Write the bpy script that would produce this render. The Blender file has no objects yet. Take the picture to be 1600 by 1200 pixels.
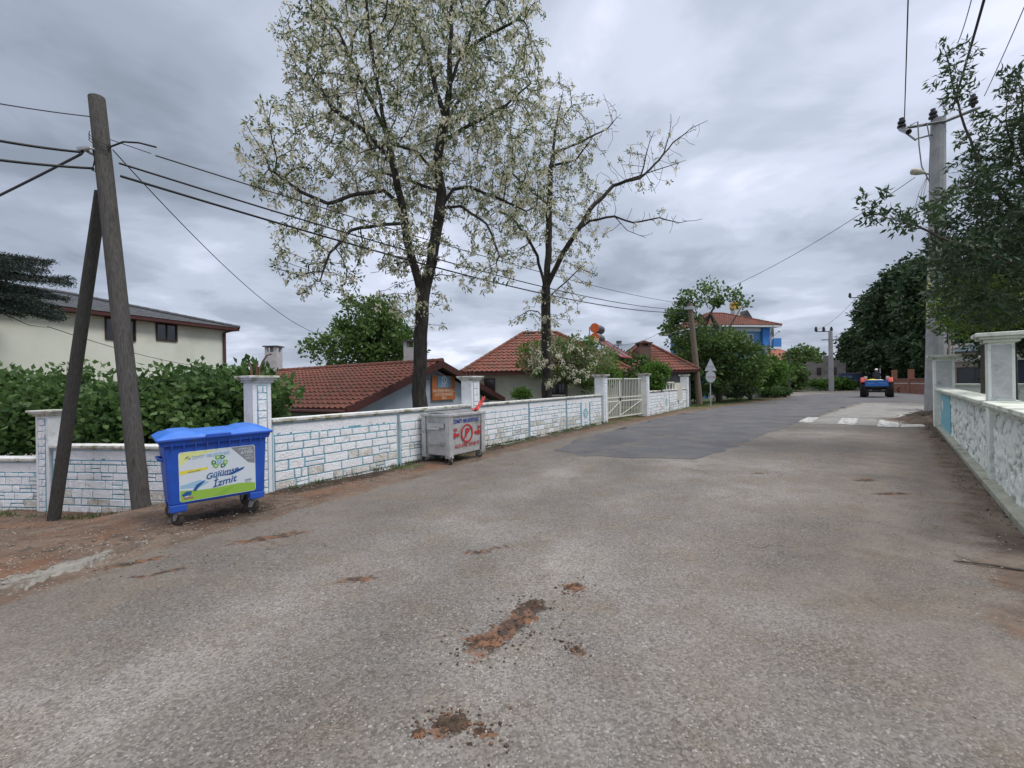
import bpy, bmesh, math, random
import numpy as np
from mathutils import Vector, Matrix, noise
random.seed(11); rng = np.random.default_rng(11)
S = bpy.context.scene; C = S.collection
PI = math.pi
# ------------------------------------------------------------------ camera, sky, sun, exposure
FPX, CAMH, ROLL = 700.0, 1.65, math.radians(1.0)
cam = bpy.data.cameras.new('camera'); co = bpy.data.objects.new('camera', cam); C.objects.link(co); S.camera = co
cam.sensor_width = 36; cam.lens = 36 * FPX / 1600; cam.clip_start = .05; cam.clip_end = 3000
co.matrix_world = Matrix.Translation((0, 0, CAMH)) @ Matrix.Rotation(PI/2, 4, 'X') @ Matrix.Rotation(-ROLL, 4, 'Z')
S.render.resolution_x, S.render.resolution_y = 1024, 768
S.view_settings.view_transform = 'Standard'; S.view_settings.look = 'None'
S.view_settings.exposure = 0.12; S.view_settings.gamma = 1.0
SUN_EL, SUN_AZ = math.radians(52), math.radians(118)          # azimuth clockwise from +Y
W = bpy.data.worlds.new('World'); S.world = W; W.use_nodes = True
nt = W.node_tree; nt.nodes.clear()
def wn(t, **k):
    n = nt.nodes.new(t)
    for a, b in k.items(): setattr(n, a, b)
    return n
out = wn('ShaderNodeOutputWorld'); bg = wn('ShaderNodeBackground'); bg.inputs[1].default_value = .1
sky = wn('ShaderNodeTexSky'); sky.sky_type = 'NISHITA'; sky.sun_disc = False
sky.sun_elevation = SUN_EL; sky.sun_rotation = SUN_AZ
tc = wn('ShaderNodeTexCoord'); sp = wn('ShaderNodeSeparateXYZ'); nt.links.new(tc.outputs['Generated'], sp.inputs[0])
def wm(op, a, b=None, clamp=False):
    n = wn('ShaderNodeMath', operation=op); n.use_clamp = clamp
    for i, v in enumerate((a, b)):
        if v is None: continue
        if isinstance(v, (int, float)): n.inputs[i].default_value = v
        else: nt.links.new(v, n.inputs[i])
    return n.outputs[0]
zz = wm('ADD', wm('MAXIMUM', sp.outputs[2], 0.0), .16)
cb = wn('ShaderNodeCombineXYZ')
nt.links.new(wm('DIVIDE', sp.outputs[0], zz), cb.inputs[0]); nt.links.new(wm('DIVIDE', sp.outputs[1], zz), cb.inputs[1])
def wnoise(scale, detail, rough, dist, off):
    mp = wn('ShaderNodeMapping'); mp.inputs['Location'].default_value = off; nt.links.new(cb.outputs[0], mp.inputs[0])
    n = wn('ShaderNodeTexNoise'); nt.links.new(mp.outputs[0], n.inputs['Vector'])
    n.inputs['Scale'].default_value = scale; n.inputs['Detail'].default_value = detail
    n.inputs['Roughness'].default_value = rough; n.inputs['Distortion'].default_value = dist
    return n.outputs[0]
n1 = wnoise(.55, 5, .5, .3, (3.1, 1.7, 0)); n2 = wnoise(1.5, 6, .55, .25, (8.3, 2.2, 0))
mixn = wm('ADD', wm('MULTIPLY', n1, .58), wm('MULTIPLY', n2, .42))
rp = wn('ShaderNodeValToRGB'); nt.links.new(mixn, rp.inputs[0])
cr = rp.color_ramp; cr.interpolation = 'EASE'
cr.elements[0].position = .36; cr.elements[0].color = (.265, .31, .38, 1)
cr.elements[1].position = .64; cr.elements[1].color = (.86, .90, 1.08, 1)
for p_, c_ in ((.44, (.38, .43, .535, 1)), (.515, (.52, .58, .70, 1)), (.575, (.665, .72, .87, 1))):
    e = cr.elements.new(p_); e.color = c_
# brighter overcast zenith, boosted further and warmed out of frame to light the ground
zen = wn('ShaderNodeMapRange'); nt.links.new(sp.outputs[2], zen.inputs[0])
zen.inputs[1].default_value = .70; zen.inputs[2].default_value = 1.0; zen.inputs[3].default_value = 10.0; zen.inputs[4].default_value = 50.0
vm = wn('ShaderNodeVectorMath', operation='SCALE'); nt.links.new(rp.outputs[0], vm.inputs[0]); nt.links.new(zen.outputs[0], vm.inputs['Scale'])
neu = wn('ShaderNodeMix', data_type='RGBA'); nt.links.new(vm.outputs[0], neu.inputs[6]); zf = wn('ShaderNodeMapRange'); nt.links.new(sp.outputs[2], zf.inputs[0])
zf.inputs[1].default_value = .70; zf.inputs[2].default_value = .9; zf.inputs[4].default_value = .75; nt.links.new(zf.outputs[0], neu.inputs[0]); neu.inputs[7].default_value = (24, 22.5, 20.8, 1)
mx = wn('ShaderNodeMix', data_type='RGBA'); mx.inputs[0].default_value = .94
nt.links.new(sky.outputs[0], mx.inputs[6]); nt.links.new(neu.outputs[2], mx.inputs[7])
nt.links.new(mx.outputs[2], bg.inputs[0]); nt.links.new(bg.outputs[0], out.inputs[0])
sl = bpy.data.lights.new('sun', 'SUN'); sl.energy = 1.5; sl.angle = math.radians(16); sl.color = (1, .965, .91)
so = bpy.data.objects.new('sun', sl); C.objects.link(so)
sd_ = Vector((math.sin(SUN_AZ)*math.cos(SUN_EL), math.cos(SUN_AZ)*math.cos(SUN_EL), math.sin(SUN_EL)))
so.rotation_euler = sd_.to_track_quat('Z', 'Y').to_euler(); so.location = (0, 0, 40)

# ------------------------------------------------------------------ helpers
def ray(px, py):
    u, v = px-800, 600-py; c, s = math.cos(ROLL), math.sin(ROLL)
    return (u*c+v*s)/FPX, (-u*s+v*c)/FPX
def P(px, py, Y):
    a, b = ray(px, py); return Vector((a*Y, Y, CAMH+b*Y))
def G(px, py, z=0.0):
    a, b = ray(px, py); Y = (z-CAMH)/b; return Vector((a*Y, Y, z))
def nz(x, y, z=0): return noise.noise(Vector((x, y, z)))

_mats = {}
def mat(name, col, col2=None, rough=.8, scale=6, detail=5, bump=0.0, bscale=None, metal=0.0, stretch=None, coord='Object',
        lo=.35, hi=.65, spec=.4, coat=0.0, col3=None, scale3=1.5, lo3=.55, hi3=.7, voro=None, trans=0.0, dist=0.0, bdist=.02):
    if name in _mats: return _mats[name]
    m = bpy.data.materials.new(name); m.use_nodes = True; t = m.node_tree; N, L = t.nodes, t.links
    b = N['Principled BSDF']; b.inputs['Roughness'].default_value = rough; b.inputs['Metallic'].default_value = metal
    b.inputs['Specular IOR Level'].default_value = spec; b.inputs['Coat Weight'].default_value = coat
    tcn = N.new('ShaderNodeTexCoord'); vec = tcn.outputs[coord]
    if stretch:
        mp = N.new('ShaderNodeMapping'); mp.inputs['Scale'].default_value = stretch; L.new(vec, mp.inputs[0]); vec = mp.outputs[0]
    def nse(sc, de=detail, di=dist):
        n = N.new('ShaderNodeTexNoise'); n.inputs['Scale'].default_value = sc; n.inputs['Detail'].default_value = de
        n.inputs['Distortion'].default_value = di; n.inputs['Roughness'].default_value = .6; L.new(vec, n.inputs['Vector']); return n.outputs[0]
    def ramp(x, a, b_):
        r = N.new('ShaderNodeMapRange'); r.inputs[1].default_value = a; r.inputs[2].default_value = b_; L.new(x, r.inputs[0]); r.clamp = True; return r.outputs[0]
    def mixc(f, a, b_):
        x = N.new('ShaderNodeMix'); x.data_type = 'RGBA'; L.new(f, x.inputs[0])
        for i, v in ((6, a), (7, b_)):
            if isinstance(v, tuple): x.inputs[i].default_value = (*v, 1)
            else: L.new(v, x.inputs[i])
        return x.outputs[2]
    c = None
    if col2 is not None: c = mixc(ramp(nse(scale), lo, hi), tuple(col), tuple(col2))
    if col3 is not None: c = mixc(ramp(nse(scale3), lo3, hi3), c if c else tuple(col), tuple(col3))
    if voro:   # speckle: (scale, dark, light)
        v = N.new('ShaderNodeTexVoronoi'); v.inputs['Scale'].default_value = voro[0]; L.new(vec, v.inputs['Vector'])
        s_ = N.new('ShaderNodeSeparateColor'); L.new(v.outputs['Color'], s_.inputs[0])
        r = N.new('ShaderNodeMapRange'); r.inputs[3].default_value = voro[1]; r.inputs[4].default_value = voro[2]; L.new(s_.outputs[0], r.inputs[0])
        vs = N.new('ShaderNodeVectorMath'); vs.operation = 'SCALE'; L.new(r.outputs[0], vs.inputs['Scale'])
        if c: L.new(c, vs.inputs[0])
        else: vs.inputs[0].default_value = col
        c = vs.outputs[0]
    if c: L.new(c, b.inputs['Base Color'])
    else: b.inputs['Base Color'].default_value = (*col, 1)
    if bump:
        bn = N.new('ShaderNodeBump'); bn.inputs['Strength'].default_value = bump; bn.inputs['Distance'].default_value = bdist
        L.new(nse(bscale or scale*4, 6, 0), bn.inputs['Height']); L.new(bn.outputs[0], b.inputs['Normal'])
    m['b'] = 1; _mats[name] = m; return m
def leafmat(name, a, b_, rough=.5, tr=.35, spec=.35):
    if name in _mats: return _mats[name]
    m = bpy.data.materials.new(name); m.use_nodes = True; t = m.node_tree; N, L = t.nodes, t.links
    b = N['Principled BSDF']; b.inputs['Roughness'].default_value = rough; b.inputs['Specular IOR Level'].default_value = spec
    at = N.new('ShaderNodeAttribute'); at.attribute_name = 'rnd'
    x = N.new('ShaderNodeMix'); x.data_type = 'RGBA'; L.new(at.outputs['Fac'], x.inputs[0])
    x.inputs[6].default_value = (*a, 1); x.inputs[7].default_value = (*b_, 1); L.new(x.outputs[2], b.inputs['Base Color'])
    tl = N.new('ShaderNodeBsdfTranslucent'); L.new(x.outputs[2], tl.inputs[0])
    ms = N.new('ShaderNodeMixShader'); ms.inputs[0].default_value = tr
    L.new(b.outputs[0], ms.inputs[1]); L.new(tl.outputs[0], ms.inputs[2]); L.new(ms.outputs[0], N['Material Output'].inputs[0])
    _mats[name] = m; return m

class MB:
    def __init__(s): s.v = []; s.f = []; s.m = []; s.M = Matrix.Identity(4)
    def add(s, vs, fs, m=0):
        o = len(s.v); s.v += [tuple(s.M @ Vector(p)) for p in vs]
        s.f += [tuple(i+o for i in f) for f in fs]; s.m += [m]*len(fs); return s
    def box(s, c, d, m=0, top=None, rz=0):     # top = (sx, sy) scale of the top face
        x, y, z = d[0]/2, d[1]/2, d[2]/2; tx, ty = top or (1, 1)
        vs = [(-x,-y,-z),(x,-y,-z),(x,y,-z),(-x,y,-z),(-x*tx,-y*ty,z),(x*tx,-y*ty,z),(x*tx,y*ty,z),(-x*tx,y*ty,z)]
        R = Matrix.Rotation(rz, 3, 'Z'); vs = [R @ Vector(p)+Vector(c) for p in vs]
        return s.add(vs, [(0,3,2,1),(4,5,6,7),(0,1,5,4),(1,2,6,5),(2,3,7,6),(3,0,4,7)], m)
    def tube(s, pts, r, n=8, m=0, cap=True):
        pts = [Vector(p) for p in pts]
        if not hasattr(r, '__len__'): r = [r]*len(pts)
        vs = []; fs = []; k = len(pts)
        ref = Vector((0, 0, 1)); t0 = (pts[-1]-pts[0])
        if t0.length == 0: t0 = pts[1]-pts[0]
        if abs(t0.normalized().z) > .8: ref = Vector((1, 0, 0))
        for i, p in enumerate(pts):
            t = (pts[min(i+1, k-1)]-pts[max(i-1, 0)])
            t = t.normalized() if t.length > 1e-9 else Vector((0, 0, 1))
            a = t.cross(ref)
            if a.length < 1e-3: a = t.cross(Vector((0, 1, 0)))
            a.normalize(); b = t.cross(a)
            for j in range(n):
                w = 2*PI*j/n; vs.append(p+a*(math.cos(w)*r[i])+b*(math.sin(w)*r[i]))
        for i in range(k-1):
            for j in range(n):
                q = (j+1) % n; fs.append((i*n+j, (i+1)*n+j, (i+1)*n+q, i*n+q))
        if cap: fs.append(tuple(range(n))); fs.append(tuple((k-1)*n+j for j in reversed(range(n))))
        return s.add(vs, fs, m)
    def cyl(s, a, b, r, n=16, m=0, r2=None): return s.tube([a, b], [r, r if r2 is None else r2], n, m)
    def prism(s, poly, axis, a, b, m=0):       # 2D outline extruded along an axis
        def mk(p, h): return {'x': (h, p[0], p[1]), 'y': (p[0], h, p[1]), 'z': (p[0], p[1], h)}[axis]
        n = len(poly); vs = [mk(p, a) for p in poly]+[mk(p, b) for p in poly]
        fs = [tuple(range(n)), tuple(n+i for i in reversed(range(n)))]+[(i, n+i, n+(i+1) % n, (i+1) % n) for i in range(n)]
        return s.add(vs, fs, m)
    def lathe(s, prof, c, axis='x', n=24, m=0):   # prof = [(radius, height)]
        vs = []; fs = []; k = len(prof)
        for r, h in prof:
            for j in range(n):
                w = 2*PI*j/n; a, b = math.cos(w)*r, math.sin(w)*r
                p = {'x': (h, a, b), 'y': (a, h, b), 'z': (a, b, h)}[axis]; vs.append(Vector(p)+Vector(c))
        for i in range(k-1):
            for j in range(n):
                q = (j+1) % n; fs.append((i*n+j, i*n+q, (i+1)*n+q, (i+1)*n+j))
        closed = prof[0] == prof[-1]
        if prof[0][0] > 1e-6 and not closed: fs.append(tuple(reversed(range(n))))
        if prof[-1][0] > 1e-6 and not closed: fs.append(tuple((k-1)*n+j for j in range(n)))
        return s.add(vs, fs, m)
    def grid(s, f, nu, nv, m=0):
        vs = [f(i/nu, j/nv) for j in range(nv+1) for i in range(nu+1)]
        return s.add(vs, [(j*(nu+1)+i, j*(nu+1)+i+1, (j+1)*(nu+1)+i+1, (j+1)*(nu+1)+i) for j in range(nv) for i in range(nu)], m)
    def build(s, name, mats, parent=None, smooth=False, bevel=0, fix=True, label=None):
        me = bpy.data.meshes.new(name); me.from_pydata(s.v, [], s.f)
        for m in (mats if isinstance(mats, (list, tuple)) else [mats]): me.materials.append(m)
        me.polygons.foreach_set('material_index', s.m)
        if fix:
            bm = bmesh.new(); bm.from_mesh(me); bmesh.ops.recalc_face_normals(bm, faces=bm.faces); bm.to_mesh(me); bm.free()
        if smooth:
            me.polygons.foreach_set('use_smooth', [True]*len(me.polygons)); 
            try: me.set_sharp_from_angle(angle=math.radians(40))
            except Exception: pass
        me.update()
        o = bpy.data.objects.new(name, me); C.objects.link(o)
        if parent: o.parent = parent
        if bevel:
            md = o.modifiers.new('bevel', 'BEVEL'); md.width = bevel; md.segments = 2; md.limit_method = 'ANGLE'; md.angle_limit = math.radians(35)
        if label: o['label'] = label
        return o
def tag(o, label, cat, group=None, kind=None):
    if label: o['label'] = label
    if cat: o['category'] = cat
    if group: o['group'] = group
    if kind: o['kind'] = kind
    return o
def thing(name, label, cat, loc=(0,0,0), rz=0, group=None):
    o = bpy.data.objects.new(name, None); C.objects.link(o); o.location = loc; o.rotation_euler = (0, 0, rz); o.empty_display_size = .2
    return tag(o, label, cat, group)
def np_mesh(name, V, Fq, mats, parent=None, rnd=None, midx=None, smooth=False):
    V = np.asarray(V, np.float32); Fq = np.asarray(Fq, np.int32); k = Fq.shape[1]
    me = bpy.data.meshes.new(name); me.vertices.add(len(V)); me.vertices.foreach_set('co', V.ravel())
    me.loops.add(Fq.size); me.loops.foreach_set('vertex_index', Fq.ravel())
    me.polygons.add(len(Fq)); me.polygons.foreach_set('loop_start', np.arange(0, Fq.size, k, dtype=np.int32))
    for m in (mats if isinstance(mats, (list, tuple)) else [mats]): me.materials.append(m)
    if midx is not None: me.polygons.foreach_set('material_index', np.asarray(midx, np.int32))
    if smooth: me.polygons.foreach_set('use_smooth', np.ones(len(Fq), bool))
    if rnd is not None:
        a = me.attributes.new('rnd', 'FLOAT', 'FACE'); a.data.foreach_set('value', np.asarray(rnd, np.float32))
    me.update(); me.validate()
    o = bpy.data.objects.new(name, me); C.objects.link(o)
    if parent: o.parent = parent
    return o
def unit(a): return a/(np.linalg.norm(a, axis=1, keepdims=True)+1e-9)
def leaf_arrays(Cn, D, L, Wd, droop=0.0):
    """folded leaves: 6 vertices and two quads each"""
    n = len(Cn); D = unit(D); R_ = rng.normal(size=(n, 3)); Sd = unit(np.cross(D, R_)); Nn = np.cross(Sd, D)
    L = np.broadcast_to(L, (n,))[:, None]; Wd = np.broadcast_to(Wd, (n,))[:, None]
    V = np.empty((n, 6, 3)); dz = np.zeros((n, 3)); dz[:, 2] = -droop
    V[:, 0] = Cn; V[:, 1] = Cn+D*L*.45+dz*L*.3; V[:, 2] = Cn+D*L+dz*L
    V[:, 3] = Cn+D*L*.42+Sd*Wd*.5+Nn*Wd*.16+dz*L*.3; V[:, 4] = Cn+D*L*.42-Sd*Wd*.5+Nn*Wd*.16+dz*L*.3
    V[:, 5] = V[:, 1]
    base = np.arange(n)[:, None]*6
    Fq = np.concatenate([base+np.array([[0, 3, 2, 1]]), base+np.array([[0, 1, 2, 4]])], 1).reshape(-1, 4)
    return V.reshape(-1, 3), Fq
def leaves(name, Cn, D, L, Wd, m, parent, rnd=None, droop=0.0):
    V, Fq = leaf_arrays(np.asarray(Cn), np.asarray(D), L, Wd, droop)
    r = rng.random(len(Cn)) if rnd is None else rnd
    return np_mesh(name, V, Fq, m, parent, np.repeat(np.clip(r, 0, 1), 2))
def text(body, size, m, parent, loc, rot=(PI/2, 0, 0), name='lettering', align='CENTER', shear=0, ext=.0008, sx=1.0, off=0.0):
    cu = bpy.data.curves.new(name, 'FONT'); cu.body = body; cu.size = size; cu.align_x = align; cu.align_y = 'CENTER'
    cu.extrude = ext; cu.shear = shear; cu.offset = off
    o = bpy.data.objects.new('tmp', cu); C.objects.link(o); bpy.context.view_layer.update()
    me = bpy.data.meshes.new_from_object(o.evaluated_get(bpy.context.evaluated_depsgraph_get()))
    bpy.data.objects.remove(o); me.materials.clear(); me.materials.append(m)
    o = bpy.data.objects.new(name, me); C.objects.link(o); o.parent = parent; o.location = loc; o.rotation_euler = rot; o.scale = (sx, 1, 1)
    return o
def sst(t): t = np.clip(t, 0, 1); return t*t*(3-2*t)
def seg_sd(pts, X, Y):
    """signed distance to a polyline, positive on its right-hand side"""
    best = np.full(X.shape, 1e9); sg = np.zeros(X.shape)
    for (ax, ay), (bx, by) in zip(pts[:-1], pts[1:]):
        dx, dy = bx-ax, by-ay; l2 = dx*dx+dy*dy
        t = np.clip(((X-ax)*dx+(Y-ay)*dy)/l2, 0, 1); qx, qy = X-ax-t*dx, Y-ay-t*dy
        d = np.hypot(qx, qy); s = np.where(dx*(Y-ay)-dy*(X-ax) < 0, 1, -1); u = d < best
        best = np.where(u, d, best); sg = np.where(u, s, sg)
    return best*sg

# ------------------------------------------------------------------ ground
WC0, WC1 = np.array((-3.86, 7.15)), np.array((3.67, 18.5)); WD = (WC1-WC0)/np.linalg.norm(WC1-WC0)
def zground(x, y):
    x = np.asarray(x, float); y = np.asarray(y, float)
    z = -.48*sst((-x-4.0)/2.7)*sst((y-4.4)/3.0)
    z = z+.13*np.exp(-((x+5.9)**2+(y-7.05)**2)/.6)
    dC = (x-WC0[0])*(-WD[1])+(y-WC0[1])*WD[0]
    d = np.minimum(dC, y-8.3+.12*(x+8))
    z = z-1.1*sst((d-.3)/2.5)*(1-sst((y-19)/7))
    z = z+.10*np.exp(-((x-15.6)**2+(y-16.4)**2)/1.2)
    return z
def zg(x, y): return float(zground(x, y))
xs = np.concatenate([-np.geomspace(400, 11, 22), np.arange(-10.4, 11, .14), np.arange(11, 24, .3), np.geomspace(24.5, 500, 28)])
ys = np.concatenate([-np.geomspace(60, 3, 10), np.arange(-2.6, 11, .14), np.arange(11, 30, .3), np.geomspace(30.5, 900, 44)])
XX, YY = np.meshgrid(xs, ys); ZZ = zground(XX, YY)
near = np.exp(-np.hypot(XX, YY)/40)
NN = np.array([[noise.fractal(Vector((x*1.3, y*1.3, 0)), 1.0, 2.0, 4) if (abs(x) < 26 and -3 < y < 32) else 0 for x in xs] for y in ys])
Gv = lambda pts: [tuple(G(*p)[:2]) for p in pts]
left_edge = [(-6.2, 1.6)]+Gv([(0, 945), (120, 905), (240, 856), (330, 835), (430, 806), (560, 770), (700, 731), (820, 700), (940, 671), (1075, 643), (1200, 628), (1262, 617), (1240, 609.5)])
r_edge = [(-.3+4.0, 2.8), (6.05, 5.55), (7.9, 7.65), (13.6, 14.5), (15.2, 17.6)]
dl = seg_sd(left_edge, XX, YY); dr = -seg_sd(r_edge, XX, YY)
dl = np.where(YY > 42, 3, dl)
mound = .05*np.clip(-dl, 0, 1.2)*np.exp(-((XX+5.5)**2+(YY-6)**2)/8)
ZG = ZZ+mound+np.where(dl < 0, .03*NN*sst(-dl/.5), 0)*(YY < 32)
def grid_faces(keep):
    ny, nx = XX.shape; I = np.arange(ny*nx).reshape(ny, nx)
    Fq = np.stack([I[:-1, :-1], I[:-1, 1:], I[1:, 1:], I[1:, :-1]], -1)
    return Fq[keep[:-1, :-1] & keep[:-1, 1:] & keep[1:, 1:] & keep[1:, :-1]]
def surf(name, Z, keep, m, attrs):
    Fq = grid_faces(keep); used = np.unique(Fq); re = np.full(XX.size, -1); re[used] = np.arange(len(used))
    V = np.stack([XX.ravel(), YY.ravel(), Z.ravel()], 1)[used]
    o = np_mesh(name, V, re[Fq], m, smooth=True)
    for k, a in attrs.items():
        at = o.data.attributes.new(k, 'FLOAT', 'POINT'); at.data.foreach_set('value', a.ravel()[used].astype(np.float32))
    return o
def groundmat(name, kind):
    m = bpy.data.materials.new(name); m.use_nodes = True; N, L = m.node_tree.nodes, m.node_tree.links
    b = N['Principled BSDF']; b.inputs['Specular IOR Level'].default_value = .25
    vec = N.new('ShaderNodeTexCoord').outputs['Object']
    def nse(sc, de=5, r=.6, di=0, vv=None):
        n = N.new('ShaderNodeTexNoise'); n.inputs['Scale'].default_value = sc; n.inputs['Detail'].default_value = de; n.inputs['Roughness'].default_value = r
        n.inputs['Distortion'].default_value = di; L.new(vv or vec, n.inputs['Vector']); return n.outputs[0]
    def mr(x, a, b_, c=0., d=1.):
        r = N.new('ShaderNodeMapRange'); L.new(x, r.inputs[0])
        for i, q in enumerate((a, b_, c, d)): r.inputs[i+1].default_value = q
        return r.outputs[0]
    def mth(op, a, b_):
        n = N.new('ShaderNodeMath'); n.operation = op
        for i, v in enumerate((a, b_)):
            if isinstance(v, (int, float)): n.inputs[i].default_value = v
            else: L.new(v, n.inputs[i])
        return n.outputs[0]
    def mix(f, a, b_):
        x = N.new('ShaderNodeMix'); x.data_type = 'RGBA'
        if isinstance(f, float): x.inputs[0].default_value = f
        else: L.new(f, x.inputs[0])
        for i, v in ((6, a), (7, b_)):
            if isinstance(v, tuple): x.inputs[i].default_value = (*v, 1)
            else: L.new(v, x.inputs[i])
        return x.outputs[2]
    def att(n):
        a = N.new('ShaderNodeAttribute'); a.attribute_name = n; return a.outputs['Fac']
    def sc(c, f):
        v = N.new('ShaderNodeVectorMath'); v.operation = 'SCALE'; L.new(c, v.inputs[0]); L.new(f, v.inputs['Scale']); return v.outputs[0]
    dirt = mix(mr(nse(1.6), .38, .62), (.115, .072, .050), (.19, .138, .104))
    dirt = mix(mr(nse(9, 6), .5, .62), dirt, (.085, .066, .052))
    dirt = mix(mr(nse(.9, 4), .52, .66), dirt, (.20, .100, .058))
    vd = N.new('ShaderNodeTexVoronoi'); vd.inputs['Scale'].default_value = 48; L.new(vec, vd.inputs['Vector'])
    sd = N.new('ShaderNodeSeparateColor'); L.new(vd.outputs['Color'], sd.inputs[0])
    dirt = mix(mth('MULTIPLY', mr(sd.outputs[0], .9, .93), mr(vd.outputs['Distance'], .45, .3)), dirt, (.36, .34, .32))
    dirt = mix(mr(mth('ADD', att('soil'), mth('MULTIPLY', mth('ADD', nse(6, 6), -.5), 1.2)), .35, .65, 0, .85), dirt, (.050, .036, .027))
    if kind == 'road':
        big = mix(mr(nse(.35, 6), .40, .60), (.155, .143, .132), (.238, .222, .206))
        big = mix(mr(nse(1.7, 6), .46, .66), big, (.178, .154, .128))
        v1 = N.new('ShaderNodeTexVoronoi'); v1.inputs['Scale'].default_value = 75; v1.inputs['Randomness'].default_value = 1; L.new(vec, v1.inputs['Vector'])
        s1 = N.new('ShaderNodeSeparateColor'); L.new(v1.outputs['Color'], s1.inputs[0])
        v2 = N.new('ShaderNodeTexVoronoi'); v2.inputs['Scale'].default_value = 34; L.new(vec, v2.inputs['Vector'])
        s2 = N.new('ShaderNodeSeparateColor'); L.new(v2.outputs['Color'], s2.inputs[0])
        c = sc(big, mr(s1.outputs[0], 0, 1, .62, 1.32))
        c = mix(mth('MULTIPLY', mr(s1.outputs[1], .90, .95), mr(v1.outputs['Distance'], .5, .3)), c, (.36, .345, .33))
        c = mix(mth('MULTIPLY', mr(s2.outputs[1], .97, .98), mr(v2.outputs['Distance'], .4, .28)), c, (.33, .315, .30))
        c = mix(mth('MULTIPLY', mr(nse(130, 2), .56, .64), mr(nse(1.1, 3), .40, .62)), c, (.045, .04, .038))
        c = sc(c, mr(mth('ADD', att('track'), mth('MULTIPLY', mth('ADD', nse(.8, 6), -.5), .9)), -.4, 1.2, .84, 1.13))
        wv = N.new('ShaderNodeVectorMath'); wv.operation = 'ADD'; ns = N.new('ShaderNodeTexNoise'); ns.inputs['Scale'].default_value = 1.6; ns.inputs['Detail'].default_value = 6; L.new(vec, ns.inputs['Vector'])
        vs_ = N.new('ShaderNodeVectorMath'); vs_.operation = 'SCALE'; L.new(ns.outputs['Color'], vs_.inputs[0]); vs_.inputs['Scale'].default_value = .9; L.new(vec, wv.inputs[0]); L.new(vs_.outputs[0], wv.inputs[1])
        ve = N.new('ShaderNodeTexVoronoi'); ve.feature = 'DISTANCE_TO_EDGE'; ve.inputs['Scale'].default_value = .32; L.new(wv.outputs[0], ve.inputs['Vector'])
        c = mix(mth('MULTIPLY', mr(ve.outputs['Distance'], .0035, .0012), mr(nse(.5, 3), .50, .60, 0, .75)), c, (.05, .044, .04))
        f = mr(mth('ADD', att('dirt'), mth('MULTIPLY', mth('ADD', mth('ADD', nse(2.2, 7), mth('MULTIPLY', nse(24, 3), .35)), -.67), 1.5)), .40, .70)
        c = mix(f, c, dirt)
        f2 = mr(mth('ADD', att('brown'), mth('MULTIPLY', mth('ADD', nse(1.3, 7), -.5), 1.6)), .2, 1.1, 0, .75)
        c = mix(f2, c, mix(mr(nse(2.6, 5), .4, .6), (.135, .104, .080), (.205, .170, .138)))
        f3 = mr(mth('ADD', att('mud'), mth('MULTIPLY', mth('ADD', nse(16, 6), -.5), 1.3)), .42, .62, 0, .85)
        c = mix(f3, c, mix(mr(nse(9, 4), .47, .60), (.040, .025, .018), (.19, .088, .046)))
        h = mth('ADD', mth('MULTIPLY', v1.outputs['Distance'], -1.0), mth('MULTIPLY', nse(200, 2), .4))
        h = mth('ADD', h, mth('MULTIPLY', v2.outputs['Distance'], -.6))
    elif kind == 'patch':
        c = mix(mr(nse(.6, 6), .35, .65), (.090, .092, .100), (.125, .127, .136))
        v1 = N.new('ShaderNodeTexVoronoi'); v1.inputs['Scale'].default_value = 80; L.new(vec, v1.inputs['Vector'])
        s1 = N.new('ShaderNodeSeparateColor'); L.new(v1.outputs['Color'], s1.inputs[0])
        c = sc(c, mr(s1.outputs[0], 0, 1, .75, 1.3))
        c = mix(mr(nse(1.1, 8), .48, .68, 0, .75), c, (.17, .15, .135))
        h = mth('MULTIPLY', v1.outputs['Distance'], -1.0)
    else:
        g = mix(mr(nse(5, 6), .4, .6), (.045, .075, .022), (.10, .125, .045))
        c = mix(mr(mth('ADD', att('green'), mth('MULTIPLY', mth('ADD', nse(1.5, 8), -.5), 1.4)), .4, .6), dirt, g)
        h = mth('ADD', nse(30, 6), mth('MULTIPLY', nse(5, 4), 2.5))
    L.new(c, b.inputs['Base Color']); b.inputs['Roughness'].default_value = .9
    bn = N.new('ShaderNodeBump'); bn.inputs['Strength'].default_value = .75; bn.inputs['Distance'].default_value = .007 if kind != 'ground' else .03
    L.new(h, bn.inputs['Height']); L.new(bn.outputs[0], b.inputs['Normal']); return m
dirtm = sst((.32-dl)/.55)
dirtm = np.maximum(dirtm, .88*sst((1.0-dr)/1.0)*(YY < 19))
# mud spots on the road: (px, py, radius along, across, angle)
mudspots = [(790, 985, .34, .09, 55), (830, 950, .17, .09, 30), (755, 1010, .15, .10, 40), (897, 917, .13, .07, -20), (900, 1016, .07, .06, 0), (708, 1130, .085, .06, 25),
            (655, 1146, .04, .03, 30), (760, 1146, .07, .025, 60), (452, 1030, .06, .04, 0), (1185, 740, .18, .07, 0), (1350, 750, .25, .12, 10), (1395, 772, .35, .10, 0),
            (215, 878, .35, .08, 35), (760, 860, .3, .07, 20), (560, 905, .16, .06, 0), (840, 905, .14, .06, 10), (250, 895, .3, .05, 30), (420, 840, .5, .1, 30), (1120, 700, .3, .1, 10)]
dwall = np.abs(seg_sd([tuple(WC0), tuple(WC1)], XX, YY)); soil = sst((.75-dwall)/.5)*(.55+.45*np.sin(XX*1.3+YY*.7)); soil = np.maximum(soil, .8*np.exp(-((XX+3.6)**2+(YY-5.9)**2)/.35)); soil = np.maximum(soil, .7*sst((.75-dr)/.5)*(YY < 19))
mud = np.zeros_like(XX)
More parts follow.
